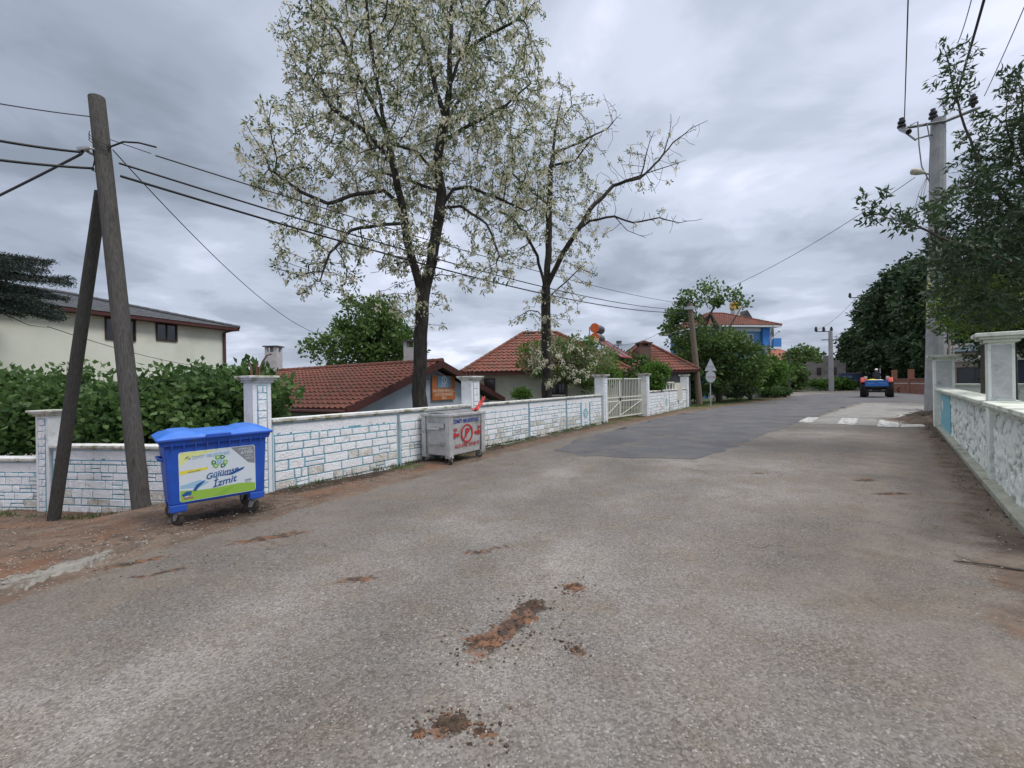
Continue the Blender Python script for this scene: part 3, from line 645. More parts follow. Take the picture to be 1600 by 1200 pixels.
# far wooden pole behind wall D
wb = G(1093, 632); wt_ = P(1078, 474, wb.y)
poleW = thing('utility_pole', 'brown wooden utility pole beside the road signs, before the leafy tree', 'utility pole', wb)
mb = MB(); wv = wt_-wb; mb.tube([(0, 0, -.2), (0, 0, 0), wv*.5, wv], [.24, .23, .20, .17], 14); mb.build('pole_shaft', mat('brown_pole_wood', (.12, .095, .07), (.19, .155, .12), rough=.9, scale=10, stretch=(5, 5, .4), bump=.5), poleW, smooth=True)
mb = MB(); mb.box(wv+Vector((0, -.2, -.4)), (.9, .08, .1)); mb.lathe([(.2, -.1), (.22, -.1), (.22, .1), (.2, .1), (.2, -.1)], wv+Vector((0, 0, -.3)), 'z', 14); mb.build('cable_clamp', steel, poleW)
# further poles
def armpole(px, pyb, pyt, Y, label, arms, w=.18, material=concp, zb=0):
    b_ = P(px, pyb, Y); b_.z = zb; t_ = P(px, pyt, Y); o = thing('utility_pole', label, 'utility pole', b_); h = t_.z-zb
    m_ = MB(); m_.tube([(0, 0, -.2), (0, 0, h*.5), (0, 0, h)], [w, w*.85, w*.7], 8); m_.build('pole_shaft', material, o)
    for (xa, xb, py, n_) in arms:
        pa, pc = P(xa, py, Y)-b_, P(xb, py, Y)-b_; m_ = MB(); m_.box((pa+pc)/2, (abs(pc.x-pa.x), .12, .12)); a_ = m_.build('crossarm', mat('painted_arm_steel', (.16, .17, .18)), o)
        for i in range(n_):
            m_ = MB(); insulator(m_, pa.lerp(pc, i/max(1, n_-1))+Vector((0, 0, .08)), 2.2); m_.build('insulator', insul, a_)
    return o, b_, t_
pF, pFb, pFt = armpole(1299, 606, 517, 58, 'slim far concrete pole with two crossarms, left of the parked trailer', [(1275, 1299, 518, 3), (1284, 1301, 531, 0)], .32)
pM, pMb, pMt = armpole(1369, 600, 457, 60, 'concrete pole with crossarm rising out of the dark chestnut crowns', [(1328, 1366, 465, 2)], .34)
m_ = MB(); lpa = P(1342, 486, 60)-pMb; lpb = P(1332, 484, 60)-pMb; m_.tube([P(1366, 494, 60)-pMb, lpa], .05, 6); l__ = m_.build('lamp_arm', steel, pM); m_ = MB(); m_.tube([lpa, lpb], [.12, .06], 8); m_.build('lamp_head', steel, l__)
pT, _, _ = armpole(1233.5, 615, 550, 50, 'thin dark post at the bend beside the stone planter', [], .12, mat('dark_pole_wood', (.055, .05, .042)))

# ------------------------------------------------------------------ cables
def cable(label, a, b, r, sag=.3, m=blackr, n=26, ext=0.0, group=None):
    a, b = Vector(a), Vector(b); e = b+(b-a)*ext; pts = []
    for i in range(n+1):
        t = i/n; p = a.lerp(e, t); p.z -= sag*4*t*(1-t)*(1+ext); pts.append(p-a)
    m_ = MB(); m_.tube(pts, r, 6); o = m_.build('overhead_cable', m, smooth=True); o.location = a; return tag(o, label, 'cable', group)
kA = pb+ka
far = P(1073, 485, wb.y)
cable('lowest and thickest black cable from the leaning pole to the wooden pole', P(188, 275, 7.05), P(1073, 488, wb.y-.1), .020, .62)
cable('middle black cable from the leaning pole to the wooden pole', P(186, 255, 7.05), P(1073, 484, wb.y-.1), .016, .55)
cable('topmost thin cable from the arched loop at the leaning pole past both blossoming trees', P(243, 243, 7.2), P(1074, 475, wb.y), .011, .35)
cable('very thin wire from the leaning pole up behind the cables towards the blossoming tree', P(172, 218, 7.1), P(236, 240, 7.3), .006, .0)
cable('thin wire running steeply down from the leaning pole to the white chimney', P(176, 234, 7.05), P(506, 524, 20.5), .0085, .55)
cable('uppermost thin wire leaving the frame at the left of the leaning pole', P(140, 182, 7.1), P(0, 148, 5.9), .008, .04, ext=3)
cable('middle black cable leaving the frame at the left of the leaning pole', P(130, 238, 7.1), P(0, 203, 6.1), .019, .05, ext=3)
cable('lowest black cable leaving the frame at the left of the leaning pole', P(146, 263, 7.1), P(0, 233, 6.1), .019, .05, ext=3)
cable('blue-grey service cable dropping to the lower left from the leaning pole', P(128, 240, 7.05), P(0, 299, 7.2), .019, .02, greyr, ext=3)
cable('faint wire crossing the cream house wall to the white chimney', P(74, 510, 7.1), P(430, 563, 20.4), .006, .5, greyr)
def toward(px0, py0, px1, py1, Y0, r, label, m=greyr):
    a = P(px0, py0, Y0); bb = ray(px1, py1)[1]; Y1 = (a.z-CAMH)/bb; b_ = P(px1, py1, Y1); cable(label, a, b_, r, .12, m, ext=2.2)
toward(1413, 190, 1418, 0, YR+.3, .016, 'near-vertical thin wire from the left insulator of the concrete pole')
toward(1488, 170, 1532, 0, YR, .034, 'thick twisted dark cable rising steeply from the concrete pole top', blackr)
toward(1497, 66, 1512, 0, YR-4.5, .011, 'short thin wire left of the thick twisted cable at the top of the picture')
toward(1538, 150, 1597, 0, YR-.5, .013, 'thin wire from the right end of the crossarm above the leafy branches')
cable('long thin wire sloping from the street light down to the wooden pole', P(1430, 277, YR), P(1085, 470, wb.y), .012, .5, greyr)
cable('faint left wire between the two far concrete poles', P(1340, 462, 60), P(1277, 516, 58), .02, .5, greyr)
cable('faint right wire between the two far concrete poles', P(1360, 480, 60), P(1297, 528, 58), .02, .6, greyr)
cable('faint wire from the chestnut pole down to the far street', P(1366, 488, 60), P(1300, 540, 58), .02, 1.6, greyr)
cable('thin wire from the wooden pole to the aerial on the tiled roof', P(1030, 520, 33), P(962, 540, 24.5), .012, .2, greyr)

# ------------------------------------------------------------------ road signs seen from behind
sb_ = G(1110.5, 635)
sg = thing('road_sign', 'backs of a triangular sign above a round sign on one grey post', 'road sign', sb_, math.radians(14))
signg = mat('sign_back_grey', (.34, .37, .40), (.42, .45, .48), rough=.45, metal=.3, scale=6)
hz = (P(1110, 560, sb_.y)-sb_).z
mb = MB(); mb.tube([(0, 0, 0), (0, 0, hz-.1)], .035, 10); mb.build('post', signg, sg)
def rot2(pts, a): return pts
mb = MB(); r = .47; zc = hz-.60
tri = [(0, hz), (-.44, hz-.80), (.44, hz-.80)]
mb.prism(tri, 'y', -.055, -.043); p = mb.build('triangle_plate', signg, sg, bevel=.01); mb = MB(); mb.prism([(x*.98, zc+(z-zc)*.98) for x, z in tri], 'y', .0, .0); 
mb = MB(); mb.box((0, -.07, hz-.5), (.5, .02, .05)); mb.build('bracket', steel, p)
mb = MB(); mb.lathe([(0, -.055), (.36, -.055), (.37, -.05), (.37, -.045), (0, -.043)], (0, 0, hz-1.18), 'y', 32); p = mb.build('round_plate', signg, sg)
mb = MB(); mb.box((0, -.07, hz-1.15), (.5, .02, .05)); mb.build('bracket', steel, p)
mb = MB(); mb.lathe([(0, -.062), (.06, -.062), (.06, -.056), (0, -.056)], (.26, 0, hz-1.2), 'y', 14); mb.build('red_sticker', mat('red_sticker_paint', (.55, .10, .06)), p)
# ------------------------------------------------------------------ blue waste bin
blue = mat('blue_bin_plastic', (.012, .070, .40), (.018, .088, .46), rough=.45, scale=5, spec=.45, col3=(.06, .09, .25), scale3=6, lo3=.56, hi3=.78, bump=.06, bscale=50)
bluel = mat('bright_blue_lid_plastic', (.02, .14, .58), (.035, .18, .64), rough=.45, scale=6, spec=.45, col3=(.12, .22, .50), scale3=7, lo3=.56, hi3=.8)
rubber = mat('dusty_rubber', (.035, .033, .03), (.07, .06, .05), rough=.9, scale=12)
galv = mat('dull_zinc', (.26, .26, .26), (.38, .37, .36), metal=.5, rough=.55, scale=15)
BIN = thing('waste_bin', 'large blue plastic wheeled bin with a recycling poster, beside the leaning pole', 'waste bin', (-3.629, 5.55, 0), .727)
BIN.rotation_euler = (0, math.radians(-1.2), .727); BIN.location.z = .012
mb = MB(); D = .82; wb2, wt2 = .50, .535; yb = .0
def hexa(m_, z0, z1, w0, w1, yf0, yf1, yk0, yk1, m=0):
    vs = [(-w0, yf0, z0), (w0, yf0, z0), (w0, yk0, z0), (-w0, yk0, z0), (-w1, yf1, z1), (w1, yf1, z1), (w1, yk1, z1), (-w1, yk1, z1)]
    m_.add(vs, [(0,3,2,1),(4,5,6,7),(0,1,5,4),(1,2,6,5),(2,3,7,6),(3,0,4,7)], m)
hexa(mb, .27, 1.0, .502, .535, .055, .0, D-.06, D)
body = mb.build('body', blue, BIN, bevel=.025)
mb = MB()
for sx in (-1, 1):
    for y in (.055, D-.23): mb = MB(); mb.box((sx*.415, y+.085, .235), (.165, .17, .09), top=(1.02, 1.0)); mb.build('corner_foot', blue, body, bevel=.012)
mb = MB(); hexa(mb, .985, 1.06, .56, .585, -.03, -.045, D+.02, D+.04)
for i in range(9): mb.box((-.46+i*.115, -.032, .985), (.014, .03, .07))
mb.build('rim', blue, BIN, bevel=.012)
mb = MB()
def lidf(u, v):
    x = (u-.5)*1.2; y = -.065+v*(D+.12); e = min(u, 1-u, v, 1-v); 
    z = 1.075+.045*min(1, e/.06)
    b1 = max(0, 1-((x+.36)/.17)**2)*max(0, 1-((y-.35)/.42)**4); b2 = max(0, 1-((x-.36)/.17)**2)*max(0, 1-((y-.35)/.42)**4)
    z += .036*min(1, (b1+b2)*1.6); z -= .02*max(0, 1-(x/.14)**4)*max(0, 1-((y+.02)/.10)**4)
    return (x, y, z)
mb.grid(lidf, 60, 44); lid = mb.build('lid', bluel, BIN, smooth=True); lid.data.polygons.foreach_set('use_smooth', [True]*len(lid.data.polygons))
mb = MB(); mb.box((0, D/2-.005, 1.062), (1.205, D+.125, .03)); mb.box((0, -.072, 1.078), (.26, .03, .05)); mb.tube([(-.52, D+.03, 1.09), (.52, D+.03, 1.09)], .025, 10); mb.build('lid_edge', blue, lid, bevel=.008)
for sx in (-1, 1): mb = MB(); mb.tube([(sx*.52, D*.3, .80), (sx*.57, D*.35, .82), (sx*.57, D*.65, .82), (sx*.52, D*.7, .80)], .018, 8); mb.build('side_handle', blue, BIN)
def caster(parent, x, y, r, w, ang, zt):
    ca, sa = math.cos(ang), math.sin(ang)
    def T(p): return Vector((x+p[0]*ca-p[1]*sa, y+p[0]*sa+p[1]*ca, p[2]))
    M_ = Matrix.Translation((x, y, 0)) @ Matrix.Rotation(ang, 4, 'Z')
    m_ = MB(); m_.M = M_; m_.box((0, 0, zt-.008), (.11, .11, .012)); m_.cyl((0, 0, zt-.01), (0, 0, zt-.045), .035, 14)
    for s in (-1, 1):
        m_.prism([(-.035, zt-.04), (.045, zt-.04), (.085, r), (.05, r-.035), (.02, r)], 'x', s*(w/2+.008), s*(w/2+.014)) if False else m_.add(
            [(s*(w/2+.008), -.03, zt-.03), (s*(w/2+.008), .05, zt-.03), (s*(w/2+.008), .07, r-.02), (s*(w/2+.008), .025, r-.02), (s*(w/2+.014), -.03, zt-.03), (s*(w/2+.014), .05, zt-.03), (s*(w/2+.014), .07, r-.02), (s*(w/2+.014), .025, r-.02)],
            [(0,1,2,3),(7,6,5,4),(0,4,5,1),(1,5,6,2),(2,6,7,3),(3,7,4,0)])
    m_.box((0, .01, zt-.04), (w+.028, .08, .012)); br = m_.build('caster_bracket', galv, parent)
    m_ = MB(); m_.M = M_; m_.lathe([(r*.55, -w/2), (r*.88, -w/2), (r, -w*.3), (r, w*.3), (r*.88, w/2), (r*.55, w/2)], (0, .045, r), 'x', 28); wh = m_.build('wheel', rubber, parent, smooth=True)
    m_ = MB(); m_.M = M_; m_.lathe([(0, -w*.42), (r*.56, -w*.40), (r*.56, w*.40), (0, w*.42)], (0, .045, r), 'x', 20); m_.cyl((-w/2-.02, .045, r), (w/2+.02, .045, r), .012, 8); m_.build('wheel_hub', galv, wh)
for sx, sy, an in ((-1, 0, .5), (1, 0, .9), (-1, 1, .7), (1, 1, .3)): caster(BIN, sx*.40, .14 if sy == 0 else D-.16, .095, .045, an, .195)
# poster
def paint(n, c, **k): return mat(n, c, rough=k.pop('rough', .5), **k)
pw = paint('poster_white', (.62, .68, .74)); py_ = paint('poster_pale_yellow', (.70, .74, .30)); pg_ = paint('poster_grass_green', (.28, .48, .07)); pgr = paint('poster_grey', (.24, .25, .27))
pyel = paint('poster_yellow', (.72, .64, .08)); pblue = paint('poster_text_blue', (.02, .10, .30)); plb = paint('poster_light_blue', (.30, .50, .66)); dg = paint('recycling_green', (.03, .20, .03)); lg_ = paint('recycling_light_green', (.22, .45, .06))
sk = math.atan2(.055, .73)
post = thing('tmp', None, None); bpy.data.objects.remove(post)
mb = MB(); Wp, Hp = .80, .60
def rr(w, h, r, n=6):
    o = []
    for cx, cy, a0 in ((w/2-r, h/2-r, 0), (-w/2+r, h/2-r, 90), (-w/2+r, -h/2+r, 180), (w/2-r, -h/2+r, 270)):
        for i in range(n+1): a = math.radians(a0+90*i/n); o.append((cx+r*math.cos(a), cy+r*math.sin(a)))
    return o
mb.prism(rr(Wp, Hp, .03), 'y', 0, .004, 0)
def lay(poly, k, m): mb.prism(poly, 'y', -.0006*k, .002, m)
grs = [(-.40, -.30), (-.3, -.3), (.40, -.30), (.40, -.20), (.32, -.185), (.22, -.175), (.10, -.18), (-.05, -.19), (-.2, -.185), (-.40, -.16)]
lay([(-.40+.01, .27), (-.40+.04, .295), (.02, .295), (-.02, .285), (-.12, .26), (-.3, .21), (-.395, .12)], 1, 1)
lay([(x*.985, z*.985) for x, z in grs], 1, 2); lay([(-.06, -.285), (.03, -.225), (.12, -.20), (.16, -.205), (.05, -.285)], 2, 9)
lay([(.13, .295), (.375, .295), (.395, .27), (.395, .06), (.32, .08)], 1, 3)
lay([(-.395, .03), (-.12, .055), (-.11, .09), (-.395, .075)], 1, 4)
lay([(-.39, -.10), (-.2, -.06), (-.1, -.10), (-.2, -.15), (-.39, -.14)], 1, 6)
poster = mb.build('poster', [pw, py_, pg_, pgr, pyel, pblue, plb, dg, lg_, lg_], BIN)
poster.location = (.0, .021, .60); poster.rotation_euler = (sk, 0, 0); poster.location = (0, .0255, .605)
mb = MB()   # recycling arrows: three folded arrows in two greens, spotted with white
for k in range(3):
    a0 = math.radians(90+120*k)
    for i, (u0, u1, mm) in enumerate(((-50, -8, 0), (-2, 38, 1))):
        o_ = []; R0, R1 = .048, .098
        o_ = [(R1*math.cos(a0+math.radians(u0)), R1*math.sin(a0+math.radians(u0))), (R1*1.04*math.cos(a0+math.radians((u0+u1)/2)), R1*1.04*math.sin(a0+math.radians((u0+u1)/2))), (R1*math.cos(a0+math.radians(u1)), R1*math.sin(a0+math.radians(u1))),
              (R0*math.cos(a0+math.radians(u1+(14 if i else 0))), R0*math.sin(a0+math.radians(u1+(14 if i else 0)))), (R0*math.cos(a0+math.radians(u0)), R0*math.sin(a0+math.radians(u0)))]
        mb.prism([(x*.85+.01, z*.85+.135) for x, z in o_], 'y', -.004, -.001, mm)
        cx, cz = .073*math.cos(a0+math.radians((u0+u1)/2)), .073*math.sin(a0+math.radians((u0+u1)/2)); mb.lathe([(0, -.0055), (.011, -.0055), (.011, -.004), (0, -.004)], (cx*.85+.01, 0, cz*.85+.135), 'y', 10, 2)
mb.lathe([(0, -.004), (.03, -.004), (.03, -.001), (0, -.001)], (.01, 0, .135), 'y', 18, 3)
mb.build('recycling_symbol', [dg, lg_, pw, plb], poster)
mb = MB()
for q in ([(-.27, -.175), (-.23, -.11), (-.14, -.065), (-.165, -.10), (-.205, -.14), (-.245, -.19)], [(.0, -.045), (.14, -.05), (.26, .0), (.28, .03), (.25, .025), (.12, -.03)]): mb = MB(); mb.prism(q, 'y', -.003, -.001); mb.build('swoosh', pblue, poster)
mb = MB(); mb.lathe([(0, -.004), (.03, -.004), (.03, -.001), (0, -.001)], (-.335, 0, -.215), 'y', 16, 0); mb.prism([(-.38, -.21), (-.33, -.175), (-.28, -.18), (-.29, -.225), (-.36, -.235)], 'y', -.005, -.001, 1); mb.prism([(-.36, -.265), (-.27, -.265), (-.27, -.245), (-.36, -.245)], 'y', -.005, -.001, 2)
mb.build('corner_mark', [pw, pblue, paint('poster_red', (.4, .15, .2))], poster)
mb = MB(); mb.prism([(-.345, .215), (-.31, .225), (-.30, .25), (-.325, .24)], 'y', -.004, -.001, 0); mb.prism([(-.31, .205), (-.285, .21), (-.29, .235)], 'y', -.004, -.001, 0); mb.build('logo', pgr, poster)
R2 = (PI/2, math.radians(-2), 0)
text('İZMİT BELEDİYESİ', .048, plb, poster, (-.075, -.003, .228), R2, ext=.001, sx=.98)
text('AMBALAJ', .036, pw, poster, (.285, -.004, .262), R2); text('ATIĞI', .054, pw, poster, (.305, -.004, .213), R2, off=.0008)
text('BENİM', .022, pw, poster, (.325, -.004, .170), R2); text('MİLLİ', .034, pw, poster, (.335, -.004, .135), R2)
text('Gülümse', .098, pblue, poster, (.03, -.0035, -.012), (PI/2, math.radians(-9), 0), shear=.35, off=.0016); text('İzmit', .118, pblue, poster, (.05, -.0035, -.122), (PI/2, math.radians(-9), 0), shear=.35, off=.0016)
text('ambalaj atıkları', .022, pgr, poster, (-.25, -.003, .058), (PI/2, math.radians(-5), 0)); text('ÇEVRE', .026, pblue, poster, (.315, -.003, -.145), R2); text('müdürlüğü', .014, pgr, poster, (.315, -.003, -.168), R2)

# ------------------------------------------------------------------ grey metal container
gmet = mat('scuffed_grey_container_metal', (.42, .425, .425), (.54, .54, .535), metal=.25, rough=.5, scale=5, col3=(.24, .22, .20), scale3=3.2, lo3=.52, hi3=.72, bump=.2, bscale=9)
GB = thing('waste_bin', 'grey metal wheeled container with red stencilled markings, standing against the white wall', 'waste bin', (-.981, 9.734, 0), .993)
hw, DD, zt = .60, .76, 1.05
mb = MB(); hexa(mb, .17, 1.0, .555, .585, .05, .012, DD-.06, DD-.02); gbody = mb.build('body', gmet, GB, bevel=.015)
for sx in (-1, 1):
    for y in (0, DD): 
        mb = MB(); mb.box((sx*(hw-.055), y, .585), (.11, .03, .87)); mb.box((sx*hw, y+(.04 if y == 0 else -.04), .585), (.03, .11, .87)); mb.box((sx*(hw-.05), y+(.05 if y == 0 else -.05), .15), (.13, .13, .05)); mb.build('corner_post', gmet, GB, bevel=.006)
mb = MB(); 
for y in (-.005, DD+.005): mb.box((0, y, 1.02), (2*hw+.07, .05, .06))
for sx in (-1, 1): mb.box((sx*(hw+.01), DD/2, 1.02), (.05, DD-.045, .06))
mb.build('rim', gmet, GB, bevel=.012)
mb = MB()
def lf(u, v): x = (u-.5)*2*(hw-.02); y = .03+v*(DD-.06); return (x, y, 1.025+.05*(1-(2*v-1)**2)*(1 if abs(x) > .03 else .6))
mb.grid(lf, 30, 14); mb.build('lid', mat('dark_container_lid', (.20, .205, .21), (.28, .28, .28), metal=.2, rough=.55, scale=6), GB, smooth=True)
mb = MB(); mb.tube([(-hw-.03, DD*.9, 1.06), (-hw-.03, DD*.9, 1.10), (hw+.03, DD*.9, 1.10), (hw+.03, DD*.9, 1.06)], .018, 8); mb.build('lid_bar', galv, GB)
mb = MB(); mb.box((-hw+.0, DD*.5, .80), (.02, DD*.62, .10)); mb.tube([(-hw-.02, DD*.35, .74), (-hw-.10, DD*.35, .74)], .03, 10); mb.tube([(-hw-.06, DD*.30, .735), (-hw-.06, DD*.72, .735)], .026, 10); mb.tube([(-hw-.0, DD*.72, .735), (-hw-.07, DD*.72, .735)], .02, 8)
mb.build('lifting_pin', mat('bright_zinc', (.5, .5, .5), metal=.7, rough=.35), GB, smooth=True)
mb = MB(); mb.tube([(hw+.0, DD*.35, .74), (hw+.12, DD*.35, .74)], .03, 10); mb.build('lifting_pin', galv, GB)
mb = MB(); mb.box((-hw+.005, DD*.5, .42), (.03, DD*.55, .012)); mb.build('pressed_rib', gmet, gbody)
for sx, sy, an in ((-1, 0, 2.4), (1, 0, 1.2), (-1, 1, .7), (1, 1, .3)): caster(GB, sx*.52, .05 if sy == 0 else DD-.08, .085, .045, an, .13+.0)
red = paint('stencil_red', (.42, .03, .035)); sbl = paint('stencil_blue', (.02, .05, .30))
def gf(z): return .012+.038*(1-z/1.0)*1.2-.0095
FR = (PI/2+.046, 0, 0)
text('İZMİT BELEDİYESİ', .105, sbl, GB, (-.03, gf(.86)-.004, .875), FR, off=.0022, sx=.98)
text('ALO ATIK 319 80 77', .112, red, GB, (.03, gf(.33)-.004, .345), FR, off=.0018, sx=.86)
text('184', .10, red, GB, (-.40, gf(.68)-.004, .70), FR, off=.002); text('184', .10, red, GB, (.42, gf(.68)-.004, .70), FR, off=.002)
text('P', .26, red, GB, (.0, gf(.62)-.006, .605), FR, off=.006)
mb = MB(); yc = gf(.6)-.004
mb.lathe([(.165, -.004), (.20, -.004), (.20, .004), (.165, .004), (.165, -.004)], (0, yc-.002, .60), 'y', 40)
mb.prism([(.13, .71), (.11, .73), (-.13, .49), (-.11, .47)], 'y', yc-.008, yc-.003)
for s in (-1, 1): mb.prism([(s*.27, .62), (s*.39, .62), (s*.39, .66), (s*.50, .59), (s*.39, .52), (s*.39, .56), (s*.27, .56)], 'y', yc-.006, yc+.002)
mb.build('no_parking_stencil', red, GB)
q = GB.matrix_basis if False else Matrix.Translation((-.981, 9.734, 0)) @ Matrix.Rotation(.993, 4, 'Z')
# red rag on the container
mb = MB(); o0 = q @ Vector((.38, .12, 1.06))
def ragf(u, v):
    return (u*.34+.02*nz(u*6, v*6, 2), .16*(v-.5)*(1-.4*u)+.03*nz(u*5, v*5, 7), .02+.26*u*u+.05*nz(u*7, v*4)+.03*math.sin(v*9))
mb.grid(ragf, 16, 10); rag = mb.build('plastic_rag', paint('crumpled_red_plastic', (.55, .07, .06)), smooth=True, fix=False); rag.location = o0; rag.rotation_euler = (0, 0, .9)
sd2 = rag.modifiers.new('thick', 'SOLIDIFY'); sd2.thickness = .006
tag(rag, 'crumpled red plastic sticking up from the right end of the grey container lid', 'plastic rag')

# ------------------------------------------------------------------ houses
tile = mat('red_roof_tile', (.150, .052, .038), (.235, .085, .060), rough=.85, scale=6, bump=.3, bscale=40, col3=(.11, .07, .05), scale3=2.6, lo3=.48, hi3=.68)
tileo = mat('old_roof_tile', (.15, .05, .038), (.22, .085, .06), rough=.85, scale=8, bump=.3, bscale=40, col3=(.085, .06, .045), scale3=1.6, lo3=.48, hi3=.66)
fascia = mat('dark_red_fascia', (.065, .022, .02), (.09, .03, .026), rough=.6, scale=9)
creamw = mat('cream_render', (.56, .55, .47), (.64, .63, .55), scale=1.2, bump=.2, bscale=50, col3=(.38, .36, .30), scale3=.9, lo3=.56, hi3=.78)
bluegrey = mat('blue_grey_render', (.38, .42, .50), (.44, .48, .55), scale=3, bump=.2, bscale=50)
glass = mat('dark_window_glass', (.012, .015, .02), rough=.12, spec=.8)
def tile_plane(m_, A, B, TA, TB, rows, wave=.24, amp=.028, m=0, lift0=.04):
    """roof plane from eave A-B up to top TA-TB, one stepped wavy strip per course"""
    A, B, TA, TB = map(Vector, (A, B, TA, TB)); e = (B-A).normalized(); nn_ = (B-A).cross((TA+TB)/2-(A+B)/2).normalized()
    if nn_.z < 0: nn_ = -nn_
    s0 = A.dot(e)
    for r_ in range(rows):
        v0, v1 = r_/rows, (r_+1)/rows; a0, b0 = A.lerp(TA, v0), B.lerp(TB, v0); a1, b1 = A.lerp(TA, v1), B.lerp(TB, v1)
        n = max(2, int((b0-a0).length/wave*4)); vs = []
        for j, (aa, bb, lift) in enumerate(((a0, b0, -.01), (a0, b0, lift0), (a1, b1, .0))):
            for i in range(n+1):
                p = aa.lerp(bb, i/n); w = math.sin((p.dot(e)-s0)/wave*2*PI)
                jit = .006*nz(p.x*3, p.y*3, r_)
                vs.append(p+nn_*((lift+amp*w+jit) if j else lift))
        fs = [(k*(n+1)+i, k*(n+1)+i+1, (k+1)*(n+1)+i+1, (k+1)*(n+1)+i) for k in (0, 1) for i in range(n)]
        m_.add(vs, fs, m)
def ridge(m_, a, b, r=.09):
    a, b = Vector(a), Vector(b); n = max(2, int((b-a).length/.38)); 
    for i in range(n):
        p, q_ = a.lerp(b, i/n), a.lerp(b, (i+1.08)/n); m_.tube([p, q_], [r*1.08, r*.9], 8)
def window(parent, x, y, z, w, h, fm, face='front', pane=glass, bars=0, sill=True, mull=1):
    s = {'front': Matrix.Translation((x, y, z)), 'right': Matrix.Translation((x, y, z)) @ Matrix.Rotation(PI/2, 4, 'Z'), 'left': Matrix.Translation((x, y, z)) @ Matrix.Rotation(-PI/2, 4, 'Z')}[face]
    m_ = MB(); m_.M = s; t = .06
    for sx in (-1, 1): m_.box((sx*(w/2-t/2), -.03, 0), (t, .07, h))
    for sz in (-1, 1): m_.box((0, -.03, sz*(h/2-t/2)), (w-2*t, .07, t))
    for i in range(mull): m_.box((-w/2+w*(i+1)/(mull+1), -.028, 0), (.05, .06, h-2*t))
    f = m_.build('window', fm, parent)
    m_ = MB(); m_.M = s; m_.box((0, -.006, 0), (w-2*t+.01, .02, h-2*t+.01)); m_.build('pane', pane, f)
    if sill: m_ = MB(); m_.M = s; m_.box((0, -.07, -h/2-.03), (w+.14, .16, .05)); m_.build('sill', white, f)
    if bars:
        m_ = MB(); m_.M = s
        for i in range(bars): m_.box((-w/2+w*(i+.5)/bars, -.09, 0), (.018, .018, h))
        for z_ in (-.3, .3): m_.box((0, -.09, z_*h), (w, .018, .018))
        m_.build('window_bars', mat('black_iron', (.02, .02, .02), rough=.6), f)
    return f
def chimney(parent, x, y, z0, z1, w, m, capm=None, name='chimney'):
    m_ = MB(); h = z1-z0; m_.box((x, y, z0+h*.4), (w, w, h*.8))
    for sx in (-1, 1):
        for sy in (-1, 1): m_.box((x+sx*w*.38, y+sy*w*.38, z0+h*.87), (w*.24, w*.24, h*.16))
    m_.box((x, y, z0+h*.87), (w*.14, w*.14, h*.15))
    c_ = m_.build(name, m, parent); m_ = MB(); m_.box((x, y, z0+h*.965), (w*1.25, w*1.25, h*.05)); m_.build('chimney_cap', capm or mat('dark_slab', (.08, .085, .09)), c_); return c_

# library: gable towards the road
gm = Vector((-2.38, 15.34)); gdir = Vector((4.10, 6.68)).normalized(); GW = 7.84; rzL = math.atan2(gdir.y, gdir.x)
LIB = thing('library_building', 'low blue-grey building with long red tiled gable roof behind the wall, sign on its gable', 'building', (gm.x, gm.y, 0), rzL)
hwL, zeL, zrL, LLn = GW/2, 1.06, 2.46, 12.3; dzb = -.06     # old roof: ridge and eave sink towards the back
mb = MB(); sv_ = .05
ws = hwL-.45; zs = zeL+(zrL-zeL)*(.45/hwL)-.2
mb.prism([(-ws, -1.6), (ws, -1.6), (ws, zs), (0, zrL-.2), (-ws, zs)], 'y', .45, LLn-.3); mb.build('wall', bluegrey, LIB)
mb = MB(); rows = 13
tile_plane(mb, (-hwL, LLn, zeL+dzb), (-hwL, 0, zeL), (0, LLn, zrL+dzb), (0, 0, zrL), rows)
tile_plane(mb, (hwL, 0, zeL), (hwL, LLn, zeL+dzb), (0, 0, zrL), (0, LLn, zrL+dzb), rows)
ridge(mb, (0, -.02, zrL+.03), (0, LLn, zrL+dzb+.03)); rfL = mb.build('roof', tile, LIB, smooth=True)
mb = MB()
for s in (-1, 1):
    mb.add([(0, -.03, zrL+.03), (s*(hwL+.03), -.03, zeL+.03), (s*(hwL+.03), -.03, zeL-.19), (0, -.03, zrL-.2), (0, .02, zrL+.03), (s*(hwL+.03), .02, zeL+.03), (s*(hwL+.03), .02, zeL-.19), (0, .02, zrL-.2)],
           [(0,1,2,3),(7,6,5,4),(0,4,5,1),(1,5,6,2),(2,6,7,3),(3,7,4,0)])
mb.build('bargeboard', fascia, rfL)
mb = MB(); mb.prism([(-hwL+.02, zeL-.06), (0, zrL-.06), (hwL-.02, zeL-.06), (hwL-.1, zeL-.10), (0, zrL-.12), (-hwL+.1, zeL-.10)], 'y', .02, LLn*.0+2); mb.build('soffit', mat('dark_soffit', (.07, .055, .05)), rfL)
mb = MB(); mb.tube([(-hwL-.06, .0, zeL-.08), (-hwL-.06, LLn, zeL+dzb-.08)], .06, 8); mb.build('gutter', fascia, rfL)
